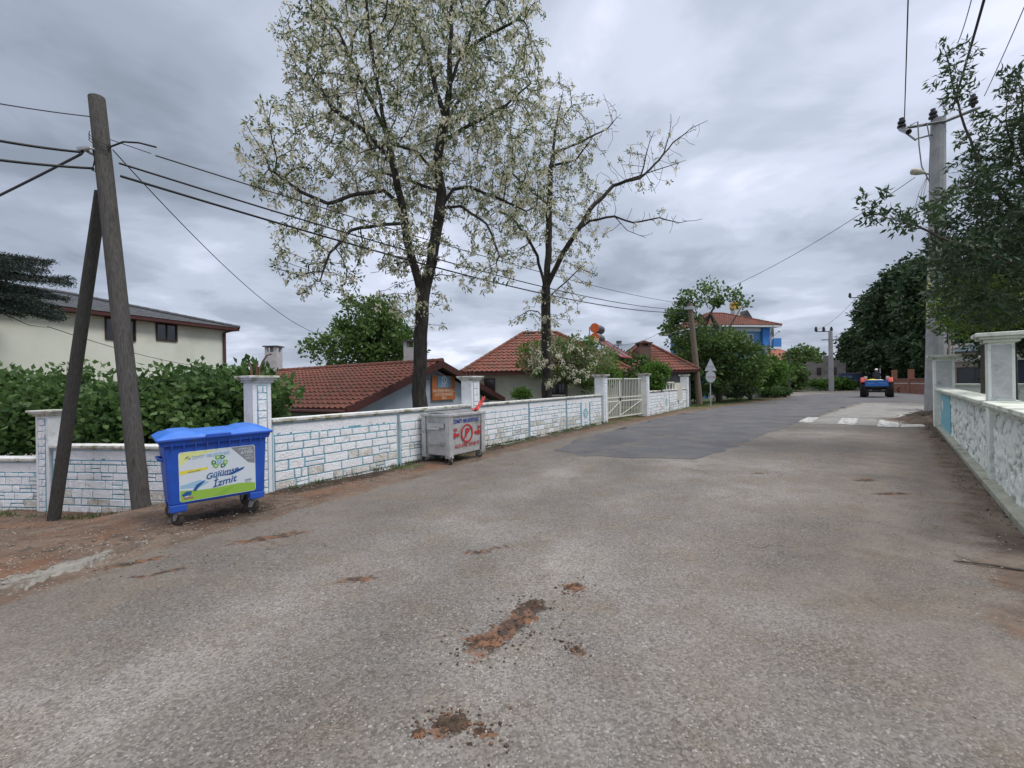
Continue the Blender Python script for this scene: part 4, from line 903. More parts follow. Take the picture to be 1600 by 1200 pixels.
# gable triangle vent and sign
mb = MB(); mb.prism([(-.75, zrL-.62), (0, zrL-.24), (.75, zrL-.62)], 'y', .40, .46); mb.build('gable_panel', mat('grey_gable_panel', (.19, .21, .24)), LIB)
def lib_px(px, py):   # point of the sign plane seen at a pixel, in library coordinates
    a, b = ray(px, py); Mi = (Matrix.Translation((gm.x, gm.y, 0)) @ Matrix.Rotation(rzL, 4, 'Z')).inverted()
    o_ = Mi @ Vector((0, 0, CAMH)); d_ = Mi.to_3x3() @ Vector((a, 1, b)); t = (.38-o_.y)/d_.y; return o_+d_*t
s0, s1 = lib_px(675, 626), lib_px(710, 587); swd, shg = abs(s1.x-s0.x), 1.03; scx, scz = (s0.x+s1.x)/2, (s0.z+s1.z)/2
SG = thing('library_sign', 'orange sign board with a blue square emblem, fixed on the grey gable', 'sign', Matrix.Translation((gm.x, gm.y, 0)) @ Matrix.Rotation(rzL, 4, 'Z') @ Vector((scx, .38, scz)), rzL)
shg = abs(s1.z-s0.z)
mb = MB(); mb.box((0, 0, 0), (swd, .05, shg)); mb.build('board', mat('sign_orange', (.40, .13, .045), (.46, .16, .06), scale=4, rough=.45), SG, bevel=.006)
mb = MB(); mb.box((0, -.03, shg*.24), (swd*.56, .02, shg*.47)); ebp = mb.build('emblem_plate', mat('sign_blue', (.16, .30, .42), (.20, .34, .46), scale=4, rough=.45), SG)
mb = MB(); mb.lathe([(.11, -.004), (.16, -.004), (.16, .004), (.11, .004), (.11, -.004)], (0, -.044, shg*.31), 'y', 24); mb.box((0, -.044, shg*.31), (.06, .006, .17)); mb.box((.05, -.044, shg*.31-.06), (.09, .006, .05)); mb.build('emblem', pw, ebp)
text('İZMİT', .13, pw, SG, (0, -.043, shg*.125), off=.001); text('BELEDİYESİ', .07, pw, SG, (0, -.043, shg*.05))
for s_, z_, sz in (('BALÖREN MAHALLE', -.12, .155), ('KÜTÜPHANESİ', -.28, .155), ('2021', -.42, .14)): text(s_, sz*swd/1.35, mat('sign_letter_cream', (.66, .55, .42)), SG, (0, -.027, shg*z_), off=.0015, sx=.93 if 'BAL' in s_ else 1)
# chimneys
chp = P(428, 575, 20.3)
CH = thing('chimney_stack', 'white chimney with small grey cap standing at the left end of the red roof', 'chimney', (chp.x, chp.y, .8)); 
mb = MB(); mb.box((0, 0, .55), (.52, .52, 1.15)); mb.build('shaft', mat('chimney_white', (.42, .43, .44), (.52, .53, .54), scale=6), CH)
for sx in (-1, 1):
    for sy in (-1, 1): mb = MB(); mb.box((sx*.2, sy*.2, 1.24), (.12, .12, .23)); mb.build('flue_post', mat('chimney_white', (.42, .43, .44)), CH)
mb = MB(); mb.box((0, 0, 1.38), (.66, .66, .05)); mb.build('cap_slab', mat('dark_slab', (.08, .085, .09)), CH)
zt_ = P(428, 541, 20.3).z; CH.location.z = zt_-1.4
chp = P(643, 560, 18.5); CH2 = thing('chimney_stack', 'pale chimney half hidden behind the thick trunk of the blossoming tree', 'chimney', (chp.x, chp.y, P(643, 533, 18.5).z-1.4))
for ch in list(CH.children):
    c_ = ch.copy(); C.objects.link(c_); c_.parent = CH2

def hiphouse(name, label, cat, c, rz, w, d, zb, ze, rise, over, wallm, roofm, rows=12, ridge_len=None, sof=None, flat=False):
    """hip roofed house in its own frame, front wall at y = -d/2"""
    t = thing(name, label, cat, (c[0], c[1], 0), rz)
    m_ = MB(); m_.box((0, 0, (zb+ze)/2), (w, d, ze-zb)); m_.build('wall', wallm, t)
    W2, D2 = w/2+over, d/2+over; rl = max(0, (w-d)/2) if ridge_len is None else ridge_len/2; zr = ze+rise
    a, b, cc, dd = (-W2, -D2, ze), (W2, -D2, ze), (W2, D2, ze), (-W2, D2, ze); r0, r1 = (-rl, 0, zr), (rl, 0, zr)
    m_ = MB()
    for q_ in ((a, b, r0, r1), (b, cc, r1, r1), (cc, dd, r1, r0), (dd, a, r0, r0)): tile_plane(m_, q_[0], q_[1], q_[2], q_[3], rows, amp=.003 if flat else .028, lift0=.012 if flat else .04)
    for p_, r_ in ((a, r0), (b, r1), (cc, r1), (dd, r0)): ridge(m_, Vector(p_)+Vector((0, 0, .04)), Vector(r_)+Vector((0, 0, .04)))
    if rl: ridge(m_, Vector(r0)+Vector((0, 0, .04)), Vector(r1)+Vector((0, 0, .04)))
    rf = m_.build('roof', roofm, t, smooth=True)
    m_ = MB(); m_.box((0, 0, ze-.09), (2*W2-.04, 2*D2-.04, .14)); m_.build('eave_board', sof or fascia, rf)
    return t, rf
# second library wing / cream house with solar heaters
hB, rB = hiphouse('tiled_house', 'cream single-storey house with red hipped roof behind the second blossoming tree', 'house', (1.67, 26.1), 0.0, 7.2, 7.2, -1.6, P(780, 582, 22).z+.05, 2.3, .55, creamw, tile, 13, 2.0)
MBt = Matrix.Translation((1.67, 26.1, 0))
def on_front(M_, dfr, px, py):
    a, b = ray(px, py); Mi = M_.inverted(); o_ = Mi @ Vector((0, 0, CAMH)); d_ = Mi.to_3x3() @ Vector((a, 1, b)); t = (dfr-o_.y)/d_.y; return o_+d_*t
darkf = mat('dark_window_frame', (.05, .03, .025), rough=.5)
w_ = on_front(MBt, -3.6, 765, 603); window(hB, w_.x, -3.6, w_.z, .55, .75, darkf, mull=0)
w_ = on_front(MBt, -3.6, 870, 601); window(hB, w_.x, -3.6, w_.z, .95, 1.0, darkf, bars=6)
# solar heater on that roof
sh = P(938, 552, 25.0)
SH = thing('solar_heater', 'two orange-ended water tanks above slanted solar panels on the tiled roof', 'solar heater', (sh.x, sh.y, P(938, 560, 25).z), math.radians(28)); SH.scale = (.80, .80, .84)
orange = mat('orange_tank_end', (.62, .12, .035), (.68, .15, .05), scale=5, rough=.45); tankm = mat('grey_tank', (.10, .11, .12), rough=.4, metal=.4)
k_ = 25/700
for dz_ in (0, -.64):
    zc_ = 2.0+dz_
    mb = MB(); mb.cyl((-.45, 0, zc_), (.75, .8, zc_), .29, 22); tk = mb.build('tank', tankm, SH, smooth=True)
    mb = MB(); dv = Vector((1.2, .8, 0)).normalized(); mb.cyl(Vector((-.45, 0, zc_))-dv*.06, Vector((-.45, 0, zc_))+dv*.02, .32, 22); mb.build('tank_end', orange, tk, smooth=True)
for i in range(2):
    o_ = Vector((.15+i*.95, .2+i*.45, 0)); mb = MB(); m_M = Matrix.Identity(4)
    A4 = [o_+Vector((-.45, -.1, 1.25)), o_+Vector((.35, .3, 1.25)), o_+Vector((1.55, -.9, .05)), o_+Vector((.75, -1.3, .05))]
    nn2 = (A4[1]-A4[0]).cross(A4[3]-A4[0]).normalized()*.07
    mb.add(A4+[p+nn2 for p in A4], [(0,1,2,3),(7,6,5,4),(0,4,5,1),(1,5,6,2),(2,6,7,3),(3,7,4,0)]); pn = mb.build('solar_panel', mat('solar_panel_glass', (.09, .10, .13), rough=.4, spec=.4), SH)
    mb = MB()
    for u, v in ((0, 1), (1, 2), (2, 3), (3, 0)): mb.tube([A4[u], A4[v]], .05, 6)
    mb.build('panel_frame', mat('red_panel_frame', (.35, .07, .06)), pn)
mb = MB()
for p_ in ((-.45, 0), (.75, .8), (-.2, .9)): mb.tube([(p_[0], p_[1], -.7), (p_[0], p_[1], 2.2)], .035, 6)
mb.tube([(-.45, 0, 1.0), (.75, .8, 1.0)], .03, 6); mb.build('stand', mat('blue_grey_steel', (.13, .19, .26)), SH)
for i_, (px, lab) in enumerate(((966, 'thin rooftop aerial right of the solar heater'),)):
    a_ = P(px, 555, 26); AE = thing('roof_aerial', lab, 'aerial', (a_.x, a_.y, a_.z)); mb = MB(); mb.tube([(0, 0, -.5), (0, 0, .75)], .03, 6); mb.box((0, 0, .6), (.5, .05, .04)); mb.box((.05, 0, .75), (.3, .05, .18)); mb.build('mast', tankm, AE)
# third roof with brown chimney
hC, rC = hiphouse('tiled_house', 'dark old tiled house with a brown brick chimney behind the short wall', 'house', (9.9, 33.5), 0.0, 4.9, 5.0, -.6, P(1010, 579, 30.5).z, 2.2, .5, mat('dim_grey_render', (.12, .12, .13), (.17, .17, .18), scale=3), tileo, 11, .3)
chimney(rC, -.45, -1.5, P(1019, 570, 32).z, P(1019, 535, 32).z, .8, mat('brown_brick', (.12, .075, .06), (.18, .11, .085), scale=12, bump=.4), mat('brown_slab', (.08, .05, .045)))
w_ = P(1020, 592, 29.6)
MCt = Matrix.Translation((9.9, 33.5, 0)); w_ = on_front(MCt, -2.5, 1028, 594); window(hC, w_.x, -2.5, w_.z, 1.5, .6, darkf, mull=2)
# low white balustrade behind wall D
bl = P(1037, 604, 26.2)
BL = thing('low_balustrade', 'small cream balustrade with arched openings behind the short wall', 'balustrade', (bl.x, bl.y, .3), math.radians(12))
mb = MB(); mb.box((0, 0, 1.28), (1.3, .14, .08)); mb.box((0, 0, .3), (1.3, .14, 1.1))
for i in range(7): mb.tube([(-.58+i*.19, 0, .8), (-.58+i*.19, 0, 1.05), (-.58+i*.19, 0, 1.26)], [.05, .03, .06], 8)
mb.box((.95, .1, .75), (.5, .25, 1.0)); mb.build('balustrade_body', creamw, BL)

# blue house
YB = 40.0; bc = P(1120, 600, YB+4.5); rzB = math.radians(10)
hD, rD = hiphouse('blue_house', 'two-storey blue and white house with red hipped roof behind the leafy tree', 'house', (bc.x, bc.y), rzB, 6.2, 6.4, -.2, P(1125, 507, YB).z, 1.65, .85, mat('blue_white_render', (.10, .25, .47), (.13, .29, .52), scale=2), tileo, 12, 1.6, sof=mat('white_soffit', (.62, .64, .66), (.68, .7, .72), scale=3))
MDt = Matrix.Translation((bc.x, bc.y, 0)) @ Matrix.Rotation(rzB, 4, 'Z')
ws_ = mat('white_trim', (.62, .66, .70), (.7, .73, .76), scale=3)
zfl = P(1200, 540, YB).z
mb = MB(); mb.box((3.35, -2.3, zfl-.12), (1.5, 3.0, .2)); bal = mb.build('balcony', ws_, hD)
bbl = mat('bright_blue_render', (.045, .19, .52), (.06, .22, .56), scale=3)
mb = MB(); mb.box((4.0, -2.3, zfl+.38), (.12, 3.0, .8)); mb.box((3.6, -3.74, zfl+.38), (.7, .12, .8)); mb.build('balcony_parapet', bbl, bal)
mb = MB(); mb.box((2.75, -3.3, (zfl+P(1125, 507, YB).z)/2), (.75, .4, P(1125, 507, YB).z-zfl-.2)); mb.build('blue_pier', bbl, hD)
mb = MB(); mb.box((3.25, -3.3, (zfl+P(1125, 507, YB).z)/2), (.22, .36, P(1125, 507, YB).z-zfl-.2)); mb.build('corner_column', ws_, hD)
mb = MB(); mb.box((0, -3.24, zfl-.1), (6.26, .1, .3)); mb.box((0, -3.24, P(1125, 507, YB).z-.35), (6.26, .1, .3)); mb.build('white_band', ws_, hD)
mb = MB(); mb.box((0, -3.22, 1.3), (6.24, .06, 2.8)); mb.build('ground_floor_render', mat('grey_plaster', (.24, .24, .26), (.32, .32, .34), scale=1.5), hD)
for px in (1068, 1092, 1120, 1148, 1170):
    w_ = on_front(MDt, -3.2, px, 532); window(hD, w_.x, -3.2, w_.z, .85, 1.2, ws_, pane=glass)
chimney(rD, 1.75, -.6, P(1170, 492, YB+3).z, P(1170, 470, YB+3).z, .6, mat('chimney_white', (.42, .43, .44)), mat('yellow_cowl', (.65, .36, .06)))
mb = MB(); mb.box((1.75, -.6, P(1170, 474, YB+3).z), (.65, .65, .6)); mb.build('chimney_cowl', mat('yellow_cowl', (.65, .36, .06)), rD)
mb = MB(); mb.prism([(-.7, 0), (.7, 0), (.1, .85)], 'y', -.5, .5); dm = mb.build('roof_hatch', mat('dark_hatch', (.05, .05, .055)), rD); dm.location = (2.6, -.6, P(1180, 494, YB+3).z-.1)
def dish(label, p, r, rz):
    t = thing('satellite_dish', label, 'satellite dish', p, rz); m_ = MB()
    m_.lathe([(0, .14*r), (r*.4, .11*r), (r*.75, .03*r), (r, -.08*r), (r, -.12*r), (r*.75, -.02*r), (r*.4, .06*r), (0, .09*r)], (0, 0, .55), 'y', 28); m_.build('reflector', mat('dish_grey', (.20, .21, .23), rough=.5), t, smooth=True)
    m_ = MB(); m_.tube([(0, .1, -.5), (0, .12, .5)], .03, 6); m_.tube([(0, 0, .1), (0, -.85*r, .5)], .02, 6); m_.box((0, -.9*r, .52), (.1, .12, .1)); m_.build('mount', tankm, t); return t
dp = P(1207, 528, YB-1); dish('grey satellite dish on the blue balcony corner', dp, .55, math.radians(65))
for i_, (px, py) in enumerate(((1179, 559), (1199, 553))): dish(('small pale dish low on the blue house wall', 'small pale dish hanging nearer the street corner')[i_], P(px, py+3, YB-.5), .3, math.radians(10))

# cream two-storey house at left
Yc = 24.0; cR = P(351, 512, Yc); dA = Vector((-math.sin(math.radians(19)), -math.cos(math.radians(19))))
ang = math.atan2(-dA.y, -dA.x)      # +x of the house runs along the wall, away from the camera
Lw, Dw = 15.0, 9.0; cen = Vector((cR.x, cR.y))+dA*(Lw/2)+Vector((-math.sin(ang), math.cos(ang)))*(Dw/2)
slate = mat('dark_slate_roof', (.055, .06, .068), (.085, .09, .10), rough=.7, scale=7, bump=.2, bscale=40)
hE, rE = hiphouse('cream_house', 'two-storey cream house with dark grey hipped roof at the left behind the hedge', 'house', (cen.x, cen.y), ang, Lw, Dw, -2, cR.z, 1.35, .5, mat('greenish_cream_render', (.66, .68, .59), (.73, .75, .66), scale=1.0, col3=(.60, .62, .53), scale3=.6), slate, 16, flat=True, sof=mat('dark_red_fascia', (.065, .022, .02)))
MEt = Matrix.Translation((cen.x, cen.y, 0)) @ Matrix.Rotation(ang, 4, 'Z')
for px, py, ww, hh in ((260, 519, .95, .85), (188, 515, 1.15, .95)):
    w_ = on_front(MEt, -Dw/2, px, py); f_ = window(hE, w_.x, -Dw/2, w_.z, ww, hh, darkf, mull=1, sill=False)
    if False:
        for s in (-1, 1): m_ = MB(); m_.box((w_.x+s*.76, -Dw/2-.03, w_.z), (.32, .05, 1.1)); m_.build('shutter', mat('dark_red_fascia', (.065, .022, .02)), f_)
mb = MB(); mb.tube([(Lw/2-.1, -Dw/2-.1, -2), (Lw/2-.1, -Dw/2-.1, cR.z-.3), (Lw/2+.3, -Dw/2-.5, cR.z-.08)], .07, 8); mb.build('downpipe', mat('brown_pipe', (.10, .05, .04)), hE)

# far house, derelict house, low brick wall, right-hand pavilion
fc = P(1226, 600, 78); hF, rF = hiphouse('far_house', 'distant house with pinkish red roof left of the green trees at the bend', 'house', (fc.x, fc.y+3), math.radians(20), 8.5, 7, 0, P(1226, 562, 75).z, 2.2, .7, creamw, mat('pinkish_tile', (.30, .10, .08), (.36, .13, .10), scale=3), 8)
dc = P(1307, 600, 64); DH = thing('derelict_house', 'roofless grey masonry house with dark window openings behind the slim far pole', 'house', (dc.x, dc.y+3, 0), math.radians(-28))
oldst = mat('old_grey_masonry', (.17, .155, .14), (.26, .24, .22), scale=1.6, bump=.5, bscale=12)
mb = MB(); zt2 = P(1300, 567, 64).z; mb.box((0, 0, zt2/2), (5.2, 4.5, zt2)); mb.box((-1.5, 0, zt2+.15), (1.0, 4, .3)); mb.box((1.2, -1, zt2+.2), (1.3, 2.5, .4)); mb.box((.4, -2.0, zt2+.55), (.8, .5, 1.1)); mb.build('wall', oldst, DH)
mb = MB(); mb.box((1.0, -2.4, zt2*.42), (3.6, .4, .28)); mb.build('ledge', mat('pale_ledge', (.42, .41, .38)), DH)
for x_ in (-.6, 1.2): window(DH, x_, -2.25, zt2*.70, .55, 1.1, darkf, sill=False)
BW = thing('brick_wall', 'low reddish brick wall with short posts under the dark chestnut trees', 'wall', (0, 0, 0))
b0, b1 = P(1392, 612, 50), P(1470, 612, 40); b0.z = b1.z = 0
brickm = mat('red_brown_brick', (.17, .075, .05), (.25, .11, .07), scale=5, bump=.4, bscale=20, col3=(.10, .05, .035), scale3=2); dvec = (b1-b0); BW.location = b0; BW.rotation_euler = (0, 0, math.atan2(dvec.y, dvec.x)); LBW = dvec.length+8
mb = MB(); mb.box((LBW/2, 0, .65), (LBW, .3, 1.5)); mb.build('wall_body', brickm, BW); mb = MB(); mb.box((LBW/2, 0, 1.0), (LBW, .34, .08)); mb.build('course', mat('pale_ledge', (.42, .41, .38)), BW)
mb = MB(); mb.box((LBW/2, 0, 1.45), (LBW, .4, .1)); mb.build('coping', brickm, BW)
for x_ in (1, 5, 9, 13): mb = MB(); mb.box((x_, 0, 1.2), (.36, .42, 2.5)); mb.build('post', brickm, BW)
pc = P(1520, 590, 24.5); PV = thing('garden_house', 'shaded garden house with pale lintels and a dark doorway behind the right wall', 'house', (pc.x+3.6, pc.y+1.0, 0), math.radians(-40))
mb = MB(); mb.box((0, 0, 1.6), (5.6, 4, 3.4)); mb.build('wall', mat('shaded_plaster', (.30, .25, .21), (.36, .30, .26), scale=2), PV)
mb = MB(); mb.box((0, -.3, 3.35), (6.2, 5.2, .22)); mb.box((0, -2.1, 2.6), (5.7, .3, .25)); mb.build('roof_slab', mat('pale_ledge', (.42, .41, .38)), PV)
mb = MB(); mb.box((-.3, -2.03, 1.2), (1.7, .1, 2.5)); mb.build('door', mat('dark_blue_door', (.02, .03, .05)), PV)
for x_ in (-1.9, 1.7): window(PV, x_, -2.0, 1.6, 1.5, 1.1, darkf)
cn = P(1535, 549, 21); CN = thing('canopy', 'dark blue-grey canopy on posts behind the tall white pillar', 'canopy', (cn.x, cn.y, 0), math.radians(-40))
mb = MB(); zc2 = cn.z; mb.add([(-1.3, -1, zc2), (1.3, -1, zc2), (1.3, 1, zc2), (-1.3, 1, zc2), (0, 0, zc2+.45)], [(0,1,4),(1,2,4),(2,3,4),(3,0,4),(3,2,1,0)]); mb.build('canopy_cloth', mat('canopy_blue', (.045, .07, .09)), CN)
for x_ in (-1.2, 1.2):
    for y_ in (-.9, .9): mb = MB(); mb.tube([(x_, y_, 0), (x_, y_, zc2)], .04, 8); mb.build('canopy_post', tankm, CN)
# stone planter at the bend
pl = G(1213, 617); PL = thing('stone_planter', 'long low grey stone planter on the left road edge before the bend', 'planter', pl, math.radians(30))
mb = MB(); mb.box((0, 0, .36), (2.6, .8, .72)); mb.build('planter_box', mat('grey_stone', (.18, .18, .18), (.26, .26, .26), scale=6, bump=.4), PL, bevel=.02)
mb = MB(); mb.box((0, 0, .74), (2.4, .6, .06)); mb.build('soil', mat('dark_soil', (.05, .04, .03)), PL)
# pile of logs and stones behind
# white canisters far away
for k in range(3):
    p_ = G((1260, 1266, 1271)[k], 604.5); o = thing('canister', ('taller white plastic canister at the far bend, left of three', 'small grey-white canister in the middle of three at the far bend', 'slim white canister at the far bend, right of three')[k], 'canister', p_)
    s_ = (1.2, .8, 1.0)[k]; mb = MB(); mb.lathe([(0, 0), (.3, 0), (.34, .1), (.34, .9*s_), (.2, 1.05*s_), (.1, 1.08*s_), (.1, 1.2*s_), (0, 1.2*s_)], (0, 0, 0), 'z', 14); mb.build('can_body', ws_, o, smooth=True)
# ------------------------------------------------------------------ tractor with a rear box, trailer, driver
tp = G(1370, 620.5); hd = math.atan2(tp.x, tp.y)        # it drives straight away from the camera
TR = thing('tractor', 'red tractor seen from behind carrying a blue rear box of sacks, on the dark asphalt', 'tractor', tp, -hd)
tyre = mat('black_tyre_rubber', (.022, .021, .02), (.05, .045, .04), rough=.9, scale=6); tred = paint('tractor_red', (.42, .045, .03)); tdk = mat('tractor_dark', (.03, .03, .03), rough=.7); tblu = paint('box_blue', (.03, .15, .46))
def bigwheel(x, y, R_, w):
    m_ = MB(); m_.lathe([(R_*.55, -w*.42), (R_*.8, -w/2), (R_*.93, -w*.45), (R_*.94, w*.45), (R_*.8, w/2), (R_*.55, w*.42)], (x, y, R_), 'x', 36)
    wh = m_.build('wheel', tyre, TR, smooth=True); m_ = MB()
    for k in range(20):
        a = 2*PI*k/20
        for s in (-1, 1):
            a2 = a+(PI/20 if s > 0 else 0); p0 = Vector((x, y+math.cos(a2)*R_*.95, R_+math.sin(a2)*R_*.95)); a3 = a2+.22
            p1 = Vector((x+s*w*.5, y+math.cos(a3)*R_*.93, R_+math.sin(a3)*R_*.93)); m_.tube([p0, p1], .035, 4)
    m_.build('tread_lugs', tyre, wh); m_ = MB(); m_.lathe([(0, -w*.2), (R_*.5, -w*.25), (R_*.56, -w*.42), (R_*.56, w*.42), (R_*.5, w*.25), (0, w*.2)], (x, y, R_), 'x', 24); m_.build('rim', tred, wh)
for sx in (-1, 1): bigwheel(sx*.88, 0, .80, .46)
for sx in (-1, 1):
    m_ = MB(); m_.lathe([(.2, -.1), (.36, -.13), (.42, -.09), (.42, .09), (.36, .13), (.2, .1)], (sx*.68, 2.3, .42), 'x', 24); wh = m_.build('front_wheel', tyre, TR, smooth=True); m_ = MB(); m_.lathe([(0, -.06), (.21, -.08), (.21, .08), (0, .06)], (sx*.68, 2.3, .42), 'x', 16); m_.build('rim', tred, wh)
m_ = MB(); m_.tube([(-.85, 0, .80), (-.3, 0, .82), (.3, 0, .82), (.85, 0, .80)], [.13, .2, .2, .13], 12); m_.box((0, .6, .85), (.5, 1.4, .5)); m_.tube([(-.7, 2.3, .42), (.7, 2.3, .42)], .07, 8); m_.box((0, 1.7, .75), (.4, 1.6, .35)); m_.tube([(-.3, -.2, .62), (0, -.3, .45), (.3, -.2, .62)], .06, 8); m_.build('chassis', tdk, TR, bevel=.02)
m_ = MB(); m_.grid(lambda u, v: ((u-.5)*.62, 1.1+v*1.5, 1.12+.36*math.cos((u-.5)*2.6)**.6-.1*v), 10, 8); m_.box((0, 1.85, 1.1), (.6, 1.5, .4)); m_.build('bonnet', tred, TR, smooth=True)
for sx in (-1, 1):
    m_ = MB()
    def ff(u, v): a = math.radians(20+130*v); r = .90; return (sx*(.62+.44*u), math.cos(a)*r, .82+math.sin(a)*r*.95)
    m_.grid(ff, 4, 14); fd = m_.build('fender', tred, TR, smooth=True); sd_m = fd.modifiers.new('s', 'SOLIDIFY'); sd_m.thickness = .03
    m_ = MB(); m_.box((sx*.72, -.52, 1.68), (.22, .12, .16)); m_.build('tail_light', paint('pale_lamp', (.6, .52, .45)), fd, bevel=.02)
m_ = MB(); m_.box((0, .22, 1.46), (.5, .45, .12)); m_.box((0, .22, 1.2), (.3, .3, .4)); m_.box((0, -.02, 1.70), (.5, .08, .40)); m_.build('seat', tdk, TR, bevel=.02)
m_ = MB(); m_.tube([(0, 1.05, 1.2), (0, .78, 1.86)], .03, 8)
m_.tube([(math.cos(a)*.2, .78+math.sin(a)*.1, 1.87+math.sin(a)*.17) for a in [i*PI/8 for i in range(17)]], .018, 6); m_.build('steering_wheel', tdk, TR)
m_ = MB(); m_.tube([(.25, 1.7, 1.35), (.25, 1.7, 2.45)], .035, 8); m_.build('exhaust_pipe', steel, TR)
bx = MB(); z0, z1 = .95, 1.42
bx.box((0, -1.12, z0+.02), (1.42, 1.0, .05)); bx.box((0, -1.62, (z0+z1)/2+.02), (1.46, .05, z1-z0)); bx.box((0, -.62, (z0+z1)/2+.02), (1.46, .05, z1-z0))
for sx in (-1, 1): bx.box((sx*.72, -1.12, (z0+z1)/2+.02), (.05, .94, z1-z0))
for z_ in (z0+.03, z1): bx.box((0, -1.65, z_), (1.50, .04, .06))
cbx = bx.build('carrier_box', tblu, TR, bevel=.01)
m_ = MB(); 
for x_ in (-.36, .36): m_.box((x_, -1.655, 1.21), (.44, .02, .035))
m_.build('worn_mark', paint('scratched_light_blue', (.25, .42, .62)), cbx)
def blob(m_, c, r, seed, sq=.6):
    def f(u, v):
        th = u*2*PI; ph = v*PI; d = Vector((math.cos(th)*math.sin(ph), math.sin(th)*math.sin(ph), math.cos(ph)*sq)); q_ = d.copy(); k = 1+.22*noise.noise(q_*2.2+Vector((seed, 0, 0))); return Vector(c)+Vector((d.x*r[0], d.y*r[1], d.z*r[2]))*k
    m_.grid(f, 16, 10)
TM = Matrix.Translation(tp) @ Matrix.Rotation(-hd, 4, 'Z')
for nme, lab, c, r, mt in (('sack', 'yellow sack lying in the blue box behind the tractor', (-.25, -1.1, 1.36), (.42, .3, .3), paint('sack_yellow', (.62, .52, .07))), ('sack', 'white sack lying in the blue box beside the yellow one', (.22, -1.15, 1.34), (.36, .28, .26), paint('sack_white', (.62, .64, .62)))):
    m_ = MB(); blob(m_, (0, 0, 0), r, c[0]); o = m_.build(nme, mt, smooth=True); o.location = TM @ Vector(c); o.rotation_euler = (0, 0, -hd); tag(o, lab, 'sack')
# driver: one skinned body
def person(name, label, loc, rz, verts, edges, radii, m, parts=()):
    me = bpy.data.meshes.new(name); me.from_pydata(verts, edges, []); o = bpy.data.objects.new(name, me); C.objects.link(o)
    sk_ = o.modifiers.new('skin', 'SKIN'); sk_.use_smooth_shade = True
    for i, r in enumerate(radii): me.skin_vertices[0].data[i].radius = (r if isinstance(r, tuple) else (r, r))
    me.skin_vertices[0].data[0].use_root = True; ss = o.modifiers.new('sub', 'SUBSURF'); ss.levels = ss.render_levels = 1
    for mm in (m if isinstance(m, (list, tuple)) else [m]): me.materials.append(mm)
    o.location = loc; o.rotation_euler = (0, 0, rz); tag(o, label, 'person'); return o
skin = mat('skin_tone', (.38, .22, .15), rough=.6); cloth = mat('navy_jacket', (.018, .022, .045), (.03, .034, .06), rough=.9, scale=12, bump=.3); trou = mat('dark_trousers', (.03, .03, .035), rough=.9)
vs = [(0, .20, 1.27), (0, .17, 1.48), (0, .19, 1.70), (0, .21, 1.78), (0, .235, 1.85), (0, .25, 1.95)]; ed = [(0, 1), (1, 2), (2, 3), (3, 4), (4, 5)]; rd = [(.17, .13), (.18, .12), (.17, .11), (.06, .06), (.085, .095), (.075, .085)]
for s in (-1, 1):
    n0 = len(vs); vs += [(s*.19, .20, 1.70), (s*.27, .34, 1.47), (s*.17, .62, 1.54), (s*.16, .70, 1.56), (s*.11, .22, 1.22), (s*.16, .66, 1.26), (s*.17, .80, .88), (s*.17, .92, .84)]
    ed += [(2, n0), (n0, n0+1), (n0+1, n0+2), (n0+2, n0+3), (0, n0+4), (n0+4, n0+5), (n0+5, n0+6), (n0+6, n0+7)]; rd += [.075, .052, .036, .032, .10, .075, .05, .045]
DRV = person('person', 'driver in a dark jacket and white cap seated on the red tractor', tp+Vector((0, 0, .34)), -hd, vs, ed, rd, cloth)
for s in (-1, 1):
    m_ = MB()
    for k in range(4): m_.tube([(s*(.135+.018*k), .70, 1.555), (s*(.135+.018*k), .755-.004*k, 1.575), (s*(.137+.018*k), .775, 1.555), (s*(.138+.018*k), .765, 1.535)], [.011, .010, .009, .007], 6)
    m_.tube([(s*.125, .70, 1.56), (s*.10, .74, 1.575), (s*.095, .77, 1.57)], [.012, .011, .008], 6); m_.build('fingers', skin, DRV, smooth=True)
m_ = MB(); blob(m_, (0, .225, 1.91), (.085, .10, .19), 3); m_.build('head_skin', skin, DRV, smooth=True)
m_ = MB(); m_.grid(lambda u, v: (math.cos(u*2*PI)*.115*math.sin(v*PI/2), .225+math.sin(u*2*PI)*.125*math.sin(v*PI/2), 1.975+.115*math.cos(v*PI/2)), 18, 6); m_.box((0, .37, 1.975), (.16, .1, .014)); m_.build('cap', paint('cap_white', (.75, .75, .74)), DRV, smooth=True)
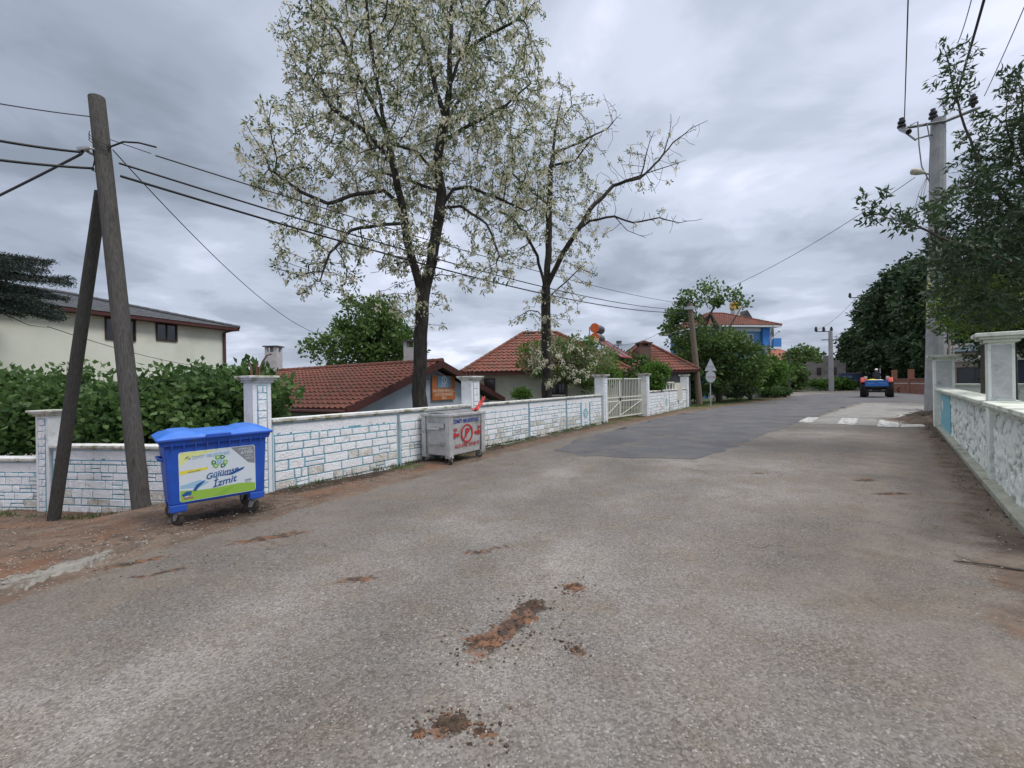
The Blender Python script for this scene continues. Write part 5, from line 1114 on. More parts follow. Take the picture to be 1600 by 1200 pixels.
# parked blue trailer and the old tractor beside it
tp2 = G(1331, 609.5); hd2 = math.radians(32)
TL = thing('farm_trailer', 'dark blue farm trailer parked under the trees left of the driven tractor', 'trailer', tp2, -hd2)
m_ = MB(); m_.box((0, 0, 1.75), (2.6, 3.4, 1.15)); m_.build('trailer_body', paint('dull_navy', (.035, .055, .12)), TL, bevel=.03)
m_ = MB(); m_.box((-.6, -1.72, 1.8), (1.0, .04, .35)); m_.box((0, -1.72, 1.3), (2.6, .06, .1)); m_.build('tailboard_mark', paint('faded_blue', (.12, .2, .3)), TL)
m_ = MB(); m_.box((0, 0, 1.08), (1.0, 3.2, .16)); m_.tube([(-1.0, 0, .5), (1.0, 0, .5)], .07, 8); m_.tube([(0, 1.6, 1.0), (0, 3.0, .7)], .06, 8); m_.build('chassis', tdk, TL)
for sx in (-1, 1):
    m_ = MB(); m_.lathe([(.2, -.12), (.44, -.14), (.5, -.1), (.5, .1), (.44, .14), (.2, .12)], (sx*1.0, -.2, .5), 'x', 24); wh = m_.build('wheel', tyre, TL, smooth=True); m_ = MB(); m_.lathe([(0, -.08), (.22, -.1), (.22, .1), (0, .08)], (sx*1.0, -.2, .5), 'x', 14); m_.build('rim', paint('rim_pale', (.4, .38, .33)), wh)
tp3 = G(1346, 609); OT = thing('old_tractor', 'old dark tractor with a maroon roof parked between the trailer and driven tractor', 'tractor', (tp3.x+1.4, tp3.y+2.2, 0), -hd2-.5)
for sx in (-1, 1):
    m_ = MB(); m_.lathe([(.35, -.18), (.65, -.2), (.75, -.15), (.75, .15), (.65, .2), (.35, .18)], (sx*.8, 0, .75), 'x', 28); wh = m_.build('wheel', tyre, OT, smooth=True); m_ = MB(); m_.lathe([(0, -.1), (.36, -.15), (.36, .15), (0, .1)], (sx*.8, 0, .75), 'x', 18); m_.build('rim', paint('rim_tan', (.36, .26, .14)), wh)
m_ = MB(); m_.box((0, .8, .95), (.55, 2.2, .6)); m_.box((0, 1.4, 1.35), (.55, 1.3, .4)); m_.build('engine_body', tdk, OT, bevel=.04)
m_ = MB(); m_.box((0, 0, 2.35), (1.6, 1.6, .12)); cbn = m_.build('roof', paint('maroon_roof', (.10, .02, .03)), OT, bevel=.04)
for sx in (-1, 1):
    for sy in (-.7, .7): m_ = MB(); m_.tube([(sx*.72, sy, 1.2), (sx*.74, sy, 2.32)], .04, 6); m_.build('roof_post', tdk, OT)
vl = G(1412, 613.5); MO = thing('motorbike', 'small dark motorbike standing against the low brick wall', 'motorbike', (vl.x, vl.y-.5, 0), math.radians(-30))
for x_ in (-.6, .6): m_ = MB(); m_.lathe([(.2, -.05), (.27, -.06), (.31, 0), (.27, .06), (.2, .05), (.2, -.05)], (x_, 0, .31), 'y', 22); m_.build('wheel', tyre, MO, smooth=True)
m_ = MB(); m_.tube([(-.6, 0, .31), (-.1, 0, .55), (.35, 0, .75), (.6, 0, .31)], .035, 6); m_.tube([(.35, 0, .75), (.3, 0, 1.0)], .03, 6); m_.box((0, 0, .42), (.35, .25, .3)); m_.build('frame', tdk, MO)
m_ = MB(); m_.box((-.3, 0, .78), (.6, .22, .09)); m_.build('seat', tdk, MO, bevel=.03); m_ = MB(); m_.box((.12, 0, .75), (.35, .24, .2)); m_.build('fuel_tank', paint('silver_grey', (.35, .36, .38)), MO, bevel=.05); m_ = MB(); m_.tube([(.25, -.33, 1.02), (.3, 0, .98), (.25, .33, 1.02)], .018, 6); m_.build('handlebar', tdk, MO)
# ------------------------------------------------------------------ trees
bark = mat('dark_fissured_bark', (.022, .019, .017), (.060, .053, .045), rough=.95, scale=12, stretch=(1, 1, .25), bump=1.0, bscale=18, bdist=.05)
barkg = mat('grey_brown_bark', (.06, .052, .042), (.11, .10, .08), rough=.95, scale=9, stretch=(1, 1, .3), bump=.8, bscale=22)
def ell(px, py, rx, rz, Y, ry):
    c = P(px, py, Y); k = Y/FPX; return (np.array(c), np.array([rx*k, ry, rz*k]))
def sample(ells, n, shell=0.0):
    vol = np.array([e[1].prod() for e in ells]); cnt = np.maximum(1, (n*vol/vol.sum()).astype(int)); o = []
    for (c, r), k in zip(ells, cnt):
        d = unit(rng.normal(size=(k, 3))); rad = rng.random(k)**(1/3); rad = rad*(1-shell)+shell*(.75+.25*rad); o.append(c+d*rad[:, None]*r)
    return np.concatenate(o)
def colonize(skel, A, step=.22, infl=2.2, kill=.42, iters=140, grav=0.0):
    """branches growing from a hand-laid skeleton towards the points A; returns nodes, parents"""
    nodes = []; par = []
    for pl in skel:
        pts = [Vector(p) for p in pl['pts']]; prev = pl['at']
        if prev is not None: 
            nn_ = np.array(nodes); prev = int(np.argmin(((nn_-np.array(pts[0]))**2).sum(1)))
        start = 0 if prev is None else 1
        if prev is None: nodes.append(np.array(pts[0])); par.append(-1); prev = 0
        for i in range(1, len(pts)):
            a, b = Vector(nodes[prev]) if i == 1 and pl['at'] is not None else pts[i-1], pts[i]; L_ = (b-a).length; k = max(1, int(L_/step))
            for j in range(1, k+1):
                p = a.lerp(b, j/k); w = .05*min(1, L_)*(1 if j < k else 0)
                p = p+Vector((nz(p.x*1.7, p.z*1.7, 1), nz(p.z*1.7, p.y*1.7, 4), nz(p.x*1.7, p.y*1.7, 8)))*w; nodes.append(np.array(p)); par.append(prev); prev = len(nodes)-1
    A = A.copy(); N_ = np.array(nodes, np.float64)
    best = np.full(len(A), 1e9); bi = np.zeros(len(A), int)
    def upd(new, off):
        nonlocal best, bi
        if not len(A) or not len(new): return
        for s in range(0, len(new), 400):
            d = ((A[:, None]-new[None, s:s+400])**2).sum(-1); k = d.argmin(1); v = d[np.arange(len(A)), k]; u = v < best
            best = np.where(u, v, best); bi = np.where(u, k+off+s, bi)
    upd(N_, 0); grown = {}
    for it in range(iters):
        ok = best > kill**2
        if not ok.all(): A = A[ok]; best = best[ok]; bi = bi[ok]
        if not len(A): break
        act = best < infl**2
        if not act.any(): infl *= 1.3; continue
        ids = np.unique(bi[act]); new = []; npar = []
        for i in ids:
            m_ = act & (bi == i); v = A[m_]-N_[i]; d = (v/(np.linalg.norm(v, axis=1, keepdims=True)+1e-9)).sum(0); l = np.linalg.norm(d)
            if l < 1e-3: continue
            d = d/l+rng.normal(size=3)*.30; d[2] -= grav; d /= np.linalg.norm(d)
            if grown.get(i, 0) > 4: 
                kk = np.where(m_)[0]; best[kk[:max(1, len(kk)//2)]] = 0; continue
            grown[i] = grown.get(i, 0)+1; new.append(N_[i]+d*step); npar.append(i)
        if not new: break
        off = len(N_); N_ = np.concatenate([N_, np.array(new)]); par += npar; upd(np.array(new), off)
    return N_, np.array(par)
def radii_of(N_, par, rtip, rbase):
    n = len(N_); w = np.zeros(n); kids = np.zeros(n, int)
    for i in range(n-1, 0, -1):
        if kids[i] == 0: w[i] = 1
        w[par[i]] += w[i]; kids[par[i]] += 1
    p = math.log(max(w[0], 2))/math.log(rbase/rtip); return rtip*w**(1/p), kids
def branch_mesh(name, N_, par, rad, m, parent, smooth=True):
    n = len(N_); ch = [[] for _ in range(n)]
    for i in range(1, n): ch[par[i]].append(i)
    for c in ch: c.sort(key=lambda i: -rad[i])
    mb = MB(); stack = [(0, None)]
    while stack:
        i, fr = stack.pop(); pts = []; rs = []
        if fr is not None: pts.append(N_[fr]); rs.append(min(rad[fr], rad[i]*1.15))
        while True:
            pts.append(N_[i]); rs.append(rad[i])
            if not ch[i]: break
            for c in ch[i][1:]: stack.append((c, i))
            i = ch[i][0]
        if len(pts) < 2: continue
        r0 = max(rs); sides = 12 if r0 > .12 else 7 if r0 > .04 else 4 if r0 > .015 else 3
        if sides <= 4 and len(pts) > 4: 
            ks = list(range(0, len(pts)-1, 2))+[len(pts)-1]; pts = [pts[k] for k in ks]; rs = [rs[k] for k in ks]
        mb.tube(pts, rs, sides, cap=False)
    return mb.build(name, m, parent, smooth=smooth, fix=False)
def tuft(base, dirs, n_leaf, spread, L, Wd, m, name, parent, droop, rbase, jit=.3):
    n = len(base); idx = np.repeat(np.arange(n), n_leaf); Cn = base[idx]+rng.normal(size=(len(idx), 3))*spread
    D = dirs[idx]*.7+rng.normal(size=(len(idx), 3))*.75; D[:, 2] -= droop
    r = np.repeat(rbase, n_leaf)+rng.normal(size=len(idx))*jit*.5
    return leaves(name, Cn, D, L*rng.uniform(.7, 1.25, len(idx)), Wd*rng.uniform(.8, 1.2, len(idx)), m, parent, r)
def clump_noise(pts, s=.5, off=0): return np.array([.5+.9*noise.noise(Vector(p)*s+Vector((off, 0, 0))) for p in pts])

fl_leaf = leafmat('acacia_leaf', (.09, .14, .05), (.16, .21, .08), tr=.4); fl_blos = leafmat('acacia_blossom', (.50, .48, .34), (.76, .73, .57), tr=.5, rough=.7)
def acacia(name, label, Y, skel_px, ells, nattr, rbase, bare=None, dens=(9, 10), rtip=.0075, step=.2, infl=1.8, kill=.33):
    skel = []
    for k, pl in enumerate(skel_px): skel.append({'pts': [P(x, y, Y+dy) for x, y, dy in pl], 'at': None if k == 0 else 1})
    root = Vector(skel[0]['pts'][0]); A = sample(ells, nattr)
    N_, par = colonize(skel, A, step, infl, kill)
    rad, kids = radii_of(N_, par, rtip, rbase); t = thing(name, label, 'tree', root)
    Nl = N_-np.array(root); 
    rad = rad*(1+.2*np.exp(-np.clip(Nl[:, 2], 0, 9)/.5))
    branch_mesh('trunk', Nl, par, rad, bark, t)
    thin = np.where(rad < .021)[0]; dirs = unit(Nl[thin]-Nl[par[thin]])
    keep = np.ones(len(thin), bool)
    if bare is not None: keep = bare(N_[thin], rng)
    thin, dirs = thin[keep], dirs[keep]; pos = Nl[thin]
    g = clump_noise(pos, .45, 3); g2 = clump_noise(pos, 1.5, 11)
    s1 = rng.random(len(pos)) < np.clip(.12+.9*g2, .1, .9); tuft(pos[s1], dirs[s1], dens[0], .05, .125, .040, fl_leaf, 'crown', t, .45, g[s1])
    fl = rng.random(len(pos)) < np.clip(.10+1.1*g2*(.5+.8*g), .1, .95)
    tuft(pos[fl], dirs[fl]*.3, dens[1], .055, .115, .050, fl_blos, 'blossom', t, 1.2, 1-g[fl]*.5)
    return t, N_, rad
Y1 = 12.6
sk1 = [[(657, 645, 0), (655, 600, 0), (657, 540, 0), (660, 470, 0), (672, 420, .1), (684, 350, .2), (690, 300, .2), (682, 262, .2), (690, 210, .1), (700, 160, 0), (703, 90, -.1), (706, 10, 0), (708, -70, .1)],
       [(660, 470, 0), (650, 425, -.1), (636, 375, -.3), (628, 320, -.4), (612, 250, -.6), (600, 190, -.8), (588, 120, -.9), (574, 40, -1.1)],
       [(628, 320, -.4), (600, 298, -.7), (560, 303, -1.1), (512, 318, -1.4), (470, 300, -1.5), (430, 270, -1.6)],
       [(686, 320, .2), (708, 296, .3), (735, 292, .5), (775, 308, .7), (822, 330, .8)],
       [(690, 330, .2), (720, 322, -.2), (760, 350, -.6), (780, 400, -.9)], [(700, 130, 0), (735, 50, .3), (770, -10, .6)], [(702, 180, 0), (668, 90, .5), (640, 10, .8)],
       [(686, 225, .1), (740, 192, .5), (790, 165, .7), (830, 130, .9)], [(612, 250, -.6), (570, 205, -.2), (520, 170, 0), (480, 110, .2)], [(703, 95, -.1), (755, 60, -.5), (810, 30, -.9)],
       [(630, 345, -.4), (590, 352, -1), (548, 360, -1.5), (515, 395, -1.9), (500, 440, -2.0)], [(605, 210, -.7), (560, 120, -1.2), (530, 50, -1.5)], [(684, 270, .2), (650, 235, -.6), (610, 225, -1.4), (560, 240, -2.1)], [(690, 300, .2), (660, 290, 1.0), (600, 270, 1.9)], [(695, 200, 0), (720, 150, 1.2), (760, 110, 2.0)]]
e1 = [ell(655, 150, 205, 195, Y1, 3.2), ell(475, 255, 98, 90, Y1-.8, 2.0), ell(515, 400, 92, 85, Y1-1.3, 1.5), ell(800, 290, 70, 90, Y1+.5, 1.6), ell(755, 405, 62, 60, Y1-.5, 1.3), ell(770, 90, 100, 120, Y1, 2.2), ell(640, -50, 190, 95, Y1, 2.8),
      ell(500, 90, 66, 100, Y1, 1.8), ell(620, 380, 80, 60, Y1-.6, 1.8), ell(690, 485, 30, 34, Y1-.1, .6), ell(450, 290, 70, 40, Y1-1.2, 1.2), ell(620, 470, 50, 32, Y1-.6, 1.0)]
T1, N1, r1_ = acacia('blossoming_acacia_tree', 'tallest tree, forked dark trunk and cream blossom, behind the grey container', Y1, sk1, e1, 9000, .19)
Y2 = 17.0
sk2 = [[(855, 645, 0), (854, 560, 0), (853, 500, 0), (853, 450, 0), (857, 380, .1), (858, 330, .1), (860, 270, .1), (868, 200, .2), (880, 140, .3)],
       [(853, 455, 0), (840, 400, -.3), (822, 368, -.6), (800, 340, -.8), (775, 330, -1.0)], [(854, 450, 0), (880, 395, -.3), (903, 358, -.5), (922, 345, -.7), (960, 338, -.9), (990, 348, -1.0), (1030, 340, -1.1), (1062, 348, -1.2), (1098, 342, -1.3)],
       [(903, 358, -.5), (930, 318, -.4), (958, 290, -.2), (1000, 278, 0), (1030, 250, .1), (1052, 222, .2), (1080, 200, .3), (1106, 188, .3)], [(958, 290, -.2), (1010, 270, -.6), (1050, 258, -.8), (1072, 250, -1.0)], [(868, 200, .2), (893, 165, 0), (890, 125, -.1)],
       [(862, 240, .1), (920, 215, .5), (950, 200, .7), (970, 178, .8)], [(855, 320, .1), (810, 280, .4), (780, 250, .6)], [(860, 260, .1), (900, 250, -.5), (925, 215, -.8)], [(960, 338, -.9), (980, 360, -.7), (1000, 368, -.6)],
       [(854, 570, 0), (880, 565, -.6), (905, 570, -1.2)], [(854, 500, 0), (835, 480, -.5), (820, 490, -.8)], [(1000, 278, 0), (1012, 235, .2), (1022, 205, .3)], [(853, 470, 0), (885, 440, -.5), (905, 420, -.8)], [(1040, 240, .1), (1050, 200, .4), (1048, 178, .4)]]
e2 = [ell(850, 270, 80, 110, Y2, 2.2), ell(915, 300, 55, 75, Y2-.3, 1.5), ell(870, 160, 45, 45, Y2, 1.2), ell(800, 360, 60, 60, Y2-.6, 1.2), ell(900, 410, 42, 55, Y2-.5, 1.2), ell(865, 480, 55, 35, Y2-.4, 1.1), ell(880, 560, 66, 50, Y2-1.0, 1.1), ell(820, 500, 30, 30, Y2-.6, .7),
      ell(1000, 265, 65, 50, Y2, 1.0), ell(1060, 215, 42, 34, Y2+.2, .7), ell(1020, 345, 68, 30, Y2-1, .8), ell(935, 190, 45, 50, Y2+.3, 1.0), ell(1010, 250, 60, 50, Y2, .8), ell(900, 340, 60, 60, Y2-.4, 1.2)]
def bare2(pts, rg):
    px = 800+pts[:, 0]/pts[:, 1]*FPX; p = np.clip((975-px)/60, 0, 1)
    return rg.random(len(pts)) < np.maximum(p, .16)
T2, N2, r2_ = acacia('blossoming_acacia_tree', 'slimmer blossoming tree with bare dead branches reaching right over the rooftops', Y2, sk2, e2, 7200, .19, bare=bare2, dens=(9, 11), step=.24, infl=2.0, kill=.42)

def crown_tree(name, label, base, trunk_pts, ells, nclump, per, L, Wd, m, cr=.45, rtr=.2, limbs=14, up=.15, shell=.6, cat='tree', group=None, bm=None, droop=.1, extra=None):
    base = Vector(base); t = thing(name, label, cat, base, 0, group)
    cc = sample(ells, nclump, shell); b_ = np.array(base)
    mb = MB(); pts = [Vector(p)-base for p in trunk_pts]; k = len(pts)
    mb.tube([pts[0]-Vector((0, 0, .2))]+pts, [rtr*1.15]+[rtr*(1-.6*i/max(1, k-1)) for i in range(k)], 9)
    sel = rng.choice(len(cc), min(limbs, len(cc)), replace=False)
    for i in sel:
        q = Vector(cc[i])-base; s_ = random.choice(pts[len(pts)//2:]); mid = s_.lerp(q, .5)+Vector((nz(q.x, q.y), nz(q.y, q.z), .3))*.3
        mb.tube([s_, mid, q], [rtr*.35, rtr*.2, rtr*.06], 5, cap=False)
    mb.build('trunk', bm or barkg, t, smooth=True, fix=False)
    idx = np.repeat(np.arange(len(cc)), per); n = len(idx); off = unit(rng.normal(size=(n, 3)))*(rng.random(n)**.45)[:, None]*cr*rng.uniform(.6, 1.25, len(cc))[idx][:, None]; off[:, 2] *= .75
    pos = cc[idx]+off-b_; D = off/cr+rng.normal(size=(n, 3))*.55; D[:, 2] += up-droop
    tone = (rng.random(len(cc))*.6+clump_noise(cc, .35, 7)*.4)[idx]+rng.normal(size=n)*.18
    leaves('crown', pos, D, L*rng.uniform(.7, 1.3, n), Wd*rng.uniform(.75, 1.25, n), m, t, tone)
    return t
lf_wal = leafmat('walnut_leaf', (.045, .095, .025), (.13, .21, .055)); lf_dark = leafmat('dark_chestnut_leaf', (.020, .045, .020), (.062, .108, .042), tr=.25); lf_hedge = leafmat('hazel_leaf', (.035, .085, .024), (.12, .21, .06), tr=.35)
lf_bay = leafmat('bay_leaf', (.030, .062, .028), (.080, .13, .055), tr=.3, rough=.38, spec=.5); lf_yel = leafmat('young_yellow_green_leaf', (.035, .075, .014), (.16, .25, .035), tr=.35); lf_bri = leafmat('fresh_green_leaf', (.06, .14, .02), (.13, .24, .045), tr=.4); lf_ced = leafmat('cedar_needle', (.010, .022, .018), (.024, .042, .030), tr=.1)
# green tree behind the library
b = P(572, 600, 30); b.z = -1.5
crown_tree('green_tree', 'fresh green tree rising behind the long red roof, left of the tallest tree', b, [b, P(572, 570, 30), P(570, 530, 30), P(575, 490, 30)], [ell(540, 545, 58, 34, 30, 2.6), ell(600, 530, 50, 45, 30, 2.6), ell(575, 500, 45, 36, 30, 2.0), ell(625, 545, 30, 30, 30, 1.8)], 170, 60, .30, .17, lf_wal, cr=.75, rtr=.28, shell=.5)
# leafy walnut before the blue house
b = G(1124, 627); b.y = 34; b = P(1124, 624, 34); b.z = 0
crown_tree('walnut_tree', 'broad leafy tree beside the road signs hiding most of the blue house', b, [b, P(1122, 600, 34), P(1132, 585, 34), P(1130, 540, 34), P(1110, 490, 34)],
    [ell(1085, 555, 36, 42, 34, 2.4), ell(1120, 548, 44, 34, 34, 2.6), ell(1152, 568, 38, 32, 33.5, 2.4), ell(1105, 590, 40, 22, 33, 1.8), ell(1075, 510, 28, 30, 34, 1.6), ell(1098, 466, 36, 22, 34, 1.2), ell(1140, 468, 26, 16, 34, 1.0), ell(1060, 478, 20, 16, 34, .9), ell(1045, 505, 18, 16, 34, 1.0)], 250, 50, .27, .17, lf_wal, cr=.66, rtr=.26, shell=.45, limbs=26)
b = P(1172, 622, 37); b.z = 0
crown_tree('street_tree', 'lower green tree right of the broad leafy one, over the planter', b, [b, P(1172, 600, 37), P(1176, 580, 37)], [ell(1190, 580, 28, 20, 37, 2.0), ell(1168, 597, 22, 13, 36, 1.4), ell(1207, 588, 12, 12, 38, 1.2)], 80, 55, .30, .18, lf_bri, cr=.55, rtr=.18, limbs=12)
for k, (px, py, rx, rz, Y, lab) in enumerate(((1255, 568, 26, 28, 70, 'bushy dark green tree between the pinkish far roof and slim far pole'), (1228, 588, 22, 18, 60, 'small far tree just behind the thin dark post'), (1272, 592, 12, 10, 72, 'round dark far shrub before the derelict house'))):
    b = P(px, 604, Y); b.z = 0
    crown_tree('far_tree', lab, b, [b, P(px, py+10, Y), P(px, py-6, Y)], [ell(px, py, rx, rz, Y, 2.6), ell(px+rx*.6, py+rz*.35, rx*.5, rz*.6, Y, 2), ell(px-rx*.5, py+rz*.5, rx*.5, rz*.5, Y, 2)], 90, 45, .5, .3, lf_wal, cr=.9, rtr=.25, group='trees beyond the bend')
# chestnut row right
for k, (px, Y, es, lab) in enumerate(((1355, 70, [ell(1350, 555, 34, 44, 70, 3), ell(1376, 505, 34, 50, 70, 3), ell(1340, 578, 22, 16, 68, 2)], 'left and lowest of the dark chestnut trees behind the tractor'),
        (1412, 58, [ell(1408, 500, 44, 66, 58, 3.4), ell(1420, 455, 34, 48, 58, 3), ell(1402, 560, 52, 34, 57, 3)], 'tallest dark chestnut with pale flower candles beside the concrete pole'),
        (1475, 50, [ell(1462, 480, 46, 80, 50, 3), ell(1455, 550, 50, 40, 50, 3), ell(1500, 520, 50, 55, 48, 3)], 'dark chestnut partly hidden behind the tall concrete pole'))):
    b = P(px, 606, Y); b.z = 0
    tt = crown_tree('chestnut_tree', lab, b, [b, P(px, 570, Y), P(px, 520, Y), P(px, 480, Y)], es, 340, 62, .56, .30, lf_dark, cr=1.1, rtr=.35, shell=.7, limbs=20, group='dark chestnut trees along the brick wall', droop=.3)
    cs = sample(es, 26, .95); m_ = MB()
    for c_ in cs:
        c_ = Vector(c_)-b; m_.tube([c_, c_+Vector((0, 0, .18)), c_+Vector((0, 0, .42))], [.03, .10, .01], 5)
    o = m_.build('flower_candles', mat('candle_flower', (.34, .35, .27)), tt); o['kind'] = 'stuff'
# near bay tree on the right, in front of the pole top
Yb = 9.2
b = P(1640, 640, Yb); b.z = 0
def bay():
    skel = [[(1660, 650, 0), (1655, 520, 0), (1640, 430, 0), (1620, 330, 0), (1600, 230, 0), (1590, 120, 0)], [(1640, 430, 0), (1560, 400, -.3), (1480, 375, -.5), (1430, 352, -.6), (1385, 340, -.6), (1350, 322, -.6)], [(1630, 380, 0), (1560, 300, .3), (1520, 230, .4), (1500, 175, .4), (1485, 110, .4), (1472, 70, .4)],
            [(1610, 300, 0), (1570, 200, -.3), (1575, 130, -.4)], [(1650, 500, 0), (1580, 470, .2), (1520, 450, .3)], [(1655, 540, 0), (1600, 500, -.3)]]
    sk = [{'pts': [P(x, y, Yb+d) for x, y, d in pl], 'at': None if i == 0 else 1} for i, pl in enumerate(skel)]
    es = [ell(1570, 350, 85, 100, Yb, 1.4), ell(1590, 220, 60, 80, Yb, 1.3), ell(1500, 400, 62, 42, Yb-.2, 1.0), ell(1410, 340, 58, 32, Yb-.5, .6), ell(1360, 310, 22, 24, Yb-.6, .4), ell(1500, 300, 40, 40, Yb, .8), ell(1490, 120, 34, 62, Yb+.4, .5), ell(1480, 80, 18, 26, Yb+.4, .3), ell(1560, 460, 75, 52, Yb, 1.2), ell(1640, 300, 80, 160, Yb, 1.6), ell(1590, 120, 26, 40, Yb-.3, .7)]
    A = sample(es, 2500); N_, par = colonize(sk, A, .13, 1.0, .20)
    rad, kids = radii_of(N_, par, .004, .12); root = Vector(sk[0]['pts'][0]); t = thing('bay_tree', 'dark leathery-leaved tree leaning over the right wall, one branch crossing the concrete pole', 'tree', root)
    Nl = N_-np.array(root); branch_mesh('trunk', Nl, par, rad, barkg, t); thin = np.where(rad < .010)[0]; dirs = unit(Nl[thin]-Nl[par[thin]])
    zrel = np.clip((P(1500, 480, Yb).z-N_[thin][:, 2])/1.0, 0, 1); tuft(Nl[thin], dirs, 9, .05, .15, .046, lf_bay, 'crown', t, .05, clump_noise(Nl[thin], .9)); 
    return t
bay()
b = P(1535, 560, 10.5); b.z = 0
crown_tree('garden_shrub', 'bright yellow-green leafy shrub below the dark tree behind the right wall', b, [b, P(1535, 520, 10.5), P(1530, 480, 10.5)], [ell(1525, 478, 42, 44, 10.5, .9), ell(1560, 470, 45, 50, 10.8, .9), ell(1500, 505, 24, 16, 10.3, .5)], 90, 42, .085, .045, lf_yel, cr=.26, rtr=.05, limbs=16, cat='shrub')
b = P(1580, 560, 13); b.z = 0
crown_tree('evergreen_tree', 'dense dark evergreen filling the background behind the right wall', b, [b, P(1580, 500, 13), P(1575, 430, 13)], [ell(1560, 470, 80, 70, 13.5, 1.3), ell(1620, 430, 90, 120, 13, 1.6), ell(1540, 420, 60, 45, 13.5, 1.1)], 250, 80, .17, .075, lf_bay, cr=.48, rtr=.14, limbs=16)
b = P(1545, 600, 14.3); b.z = .9
crown_tree('climbing_plant', 'small climbing plant on the tall white pillar in the right garden', b, [b, P(1545, 570, 14.3)], [ell(1542, 570, 9, 28, 14.2, .15), ell(1520, 562, 10, 8, 14.6, .2)], 30, 14, .10, .06, lf_dark, cr=.14, rtr=.015, limbs=8, cat='plant')
# hedge of hazel on the left
hz_ = [(-40, 10.2, [ell(-60, 650, 90, 60, 10.2, 1.1), ell(0, 625, 60, 38, 10.4, 1.0)], 'leftmost leafy green bush behind the low wall, under the cedar'),
       (110, 10.0, [ell(110, 650, 80, 60, 10.0, 1.2), ell(80, 607, 46, 26, 10.1, .8), ell(140, 588, 12, 16, 10, .4), ell(50, 660, 60, 60, 9.9, 1.0)], 'leafy green bush behind the leaning strut'),
       (240, 9.8, [ell(240, 660, 80, 62, 9.8, 1.2), ell(200, 625, 60, 26, 10.0, .9), ell(250, 598, 22, 20, 9.8, .5), ell(180, 590, 10, 14, 9.9, .3)], 'leafy green bush behind the blue bin and leaning pole'),
       (360, 9.5, [ell(350, 650, 66, 62, 9.4, 1.0), ell(325, 590, 26, 18, 9.5, .6), ell(392, 610, 36, 34, 9.3, .7), ell(428, 620, 22, 24, 9.1, .4)], 'leafy green bush beside the tall wall pillar and red roof')]
for px, Y, es, lab in hz_:
    b = P(px, 720, Y); b.z = -1.0
    crown_tree('hazel_bush', lab, b, [b, P(px, 680, Y), P(px, 640, Y)], es, 180, 44, .14, .10, lf_hedge, cr=.36, rtr=.06, limbs=40, shell=.4, up=.3, cat='bush', group='leafy bushes behind the low left wall')
# cedar limb at the left
def cedar():
    Yc_ = 13.5; root = P(-150, 640, Yc_); root.z = -1; t = thing('cedar_tree', 'dark cedar with flat drooping sprays reaching in at the left edge', 'tree', root)
    mb = MB(); trk = [root, P(-150, 500, Yc_), P(-145, 400, Yc_), P(-140, 300, Yc_)]; mb.tube([p-root for p in trk], [.3, .25, .2, .12], 10)
    Cn = []; D = []
    for k in range(46):
        py = random.uniform(400, 495); ang_ = random.uniform(-.9, .9); s = P(-148, min(py+15, 470), Yc_)
        tipx = random.uniform(-10, 128)*(1-.28*abs((py-440)/60)); e = P(tipx, py, Yc_+ang_*2.2)
        mid = s.lerp(e, .55)+Vector((0, 0, .25)); e = e+Vector((0, 0, random.uniform(-.25, .2))); pl = [s, mid, e]; mb.tube([p-root for p in pl], [.05, .03, .008], 5, cap=False)
        for u in np.linspace(.25, 1, 26):
            p = s.lerp(mid, u/.55) if u < .55 else mid.lerp(e, (u-.55)/.45); al = (e-s).normalized(); sd = al.cross(Vector((0, 0, 1))).normalized()
            for s2 in (-1, 1):
                ln = random.uniform(.15, .5)*(1.1-u*.7); ln *= .7; up_ = random.uniform(-.25, .35); tw = [p+sd*s2*ln*v+al*ln*v*.6+Vector((0, 0, up_*ln*v-.06*v)) for v in np.linspace(0, 1, 5)]
                for q in tw:
                    for _ in range(8): Cn.append(np.array(q-root)+rng.normal(size=3)*.035); D.append(np.array(al*.3+sd*s2*.3)+rng.normal(size=3)*.9+np.array([0, 0, .4]))
    mb.build('trunk', bark, t, smooth=True, fix=False); leaves('crown', np.array(Cn), np.array(D), .065, .02, lf_ced, t)
    mb = MB(); a = P(-20, 480, 12.5)-root; mb.tube([a, P(10, 492, 12.4)-root, P(45, 508, 12.3)-root, P(76, 512, 12.2)-root], [.02, .014, .009, .004], 5); mb.tube([P(10, 492, 12.4)-root, P(20, 502, 12.4)-root], [.01, .004], 4); mb.build('dead_branch', bark, t)
cedar()
# shrubs between the houses
sh_ = [(930, 585, 22.8, [ell(925, 590, 24, 30, 22.8, 1.0), ell(945, 575, 20, 18, 22.9, .8)], lf_bri, 'fresh green bush just left of the barred gate', .14, .09),
       (985, 575, 27, [ell(985, 575, 36, 18, 27, 1.4), ell(962, 560, 12, 14, 27, .8), ell(1010, 585, 22, 14, 26, .9)], lf_wal, 'green bush behind the barred gate below the solar heater', .20, .12),
       (1022, 600, 24, [ell(1022, 590, 12, 22, 24, .6), ell(1028, 580, 12, 12, 24, .5)], lf_bri, 'narrow fresh green bush beside the right gate pillar', .14, .09),
       (812, 618, 16.5, [ell(815, 616, 11, 6, 16.5, .3)], lf_bri, 'small green sprout showing above the wall between both blossoming trees', .10, .06)]
for px, py, Y, es, m, lab, L_, W_ in sh_:
    b = P(px, 640, Y); b.z = -.8
    crown_tree('garden_bush', lab, b, [b, P(px, py+15, Y), P(px, py, Y)], es, 26 if Y < 20 else 90, 40, L_, W_, m, cr=.18 if Y < 20 else .36, rtr=.04, limbs=8, cat='bush')
b = P(885, 640, 20.5); b.z = -.8
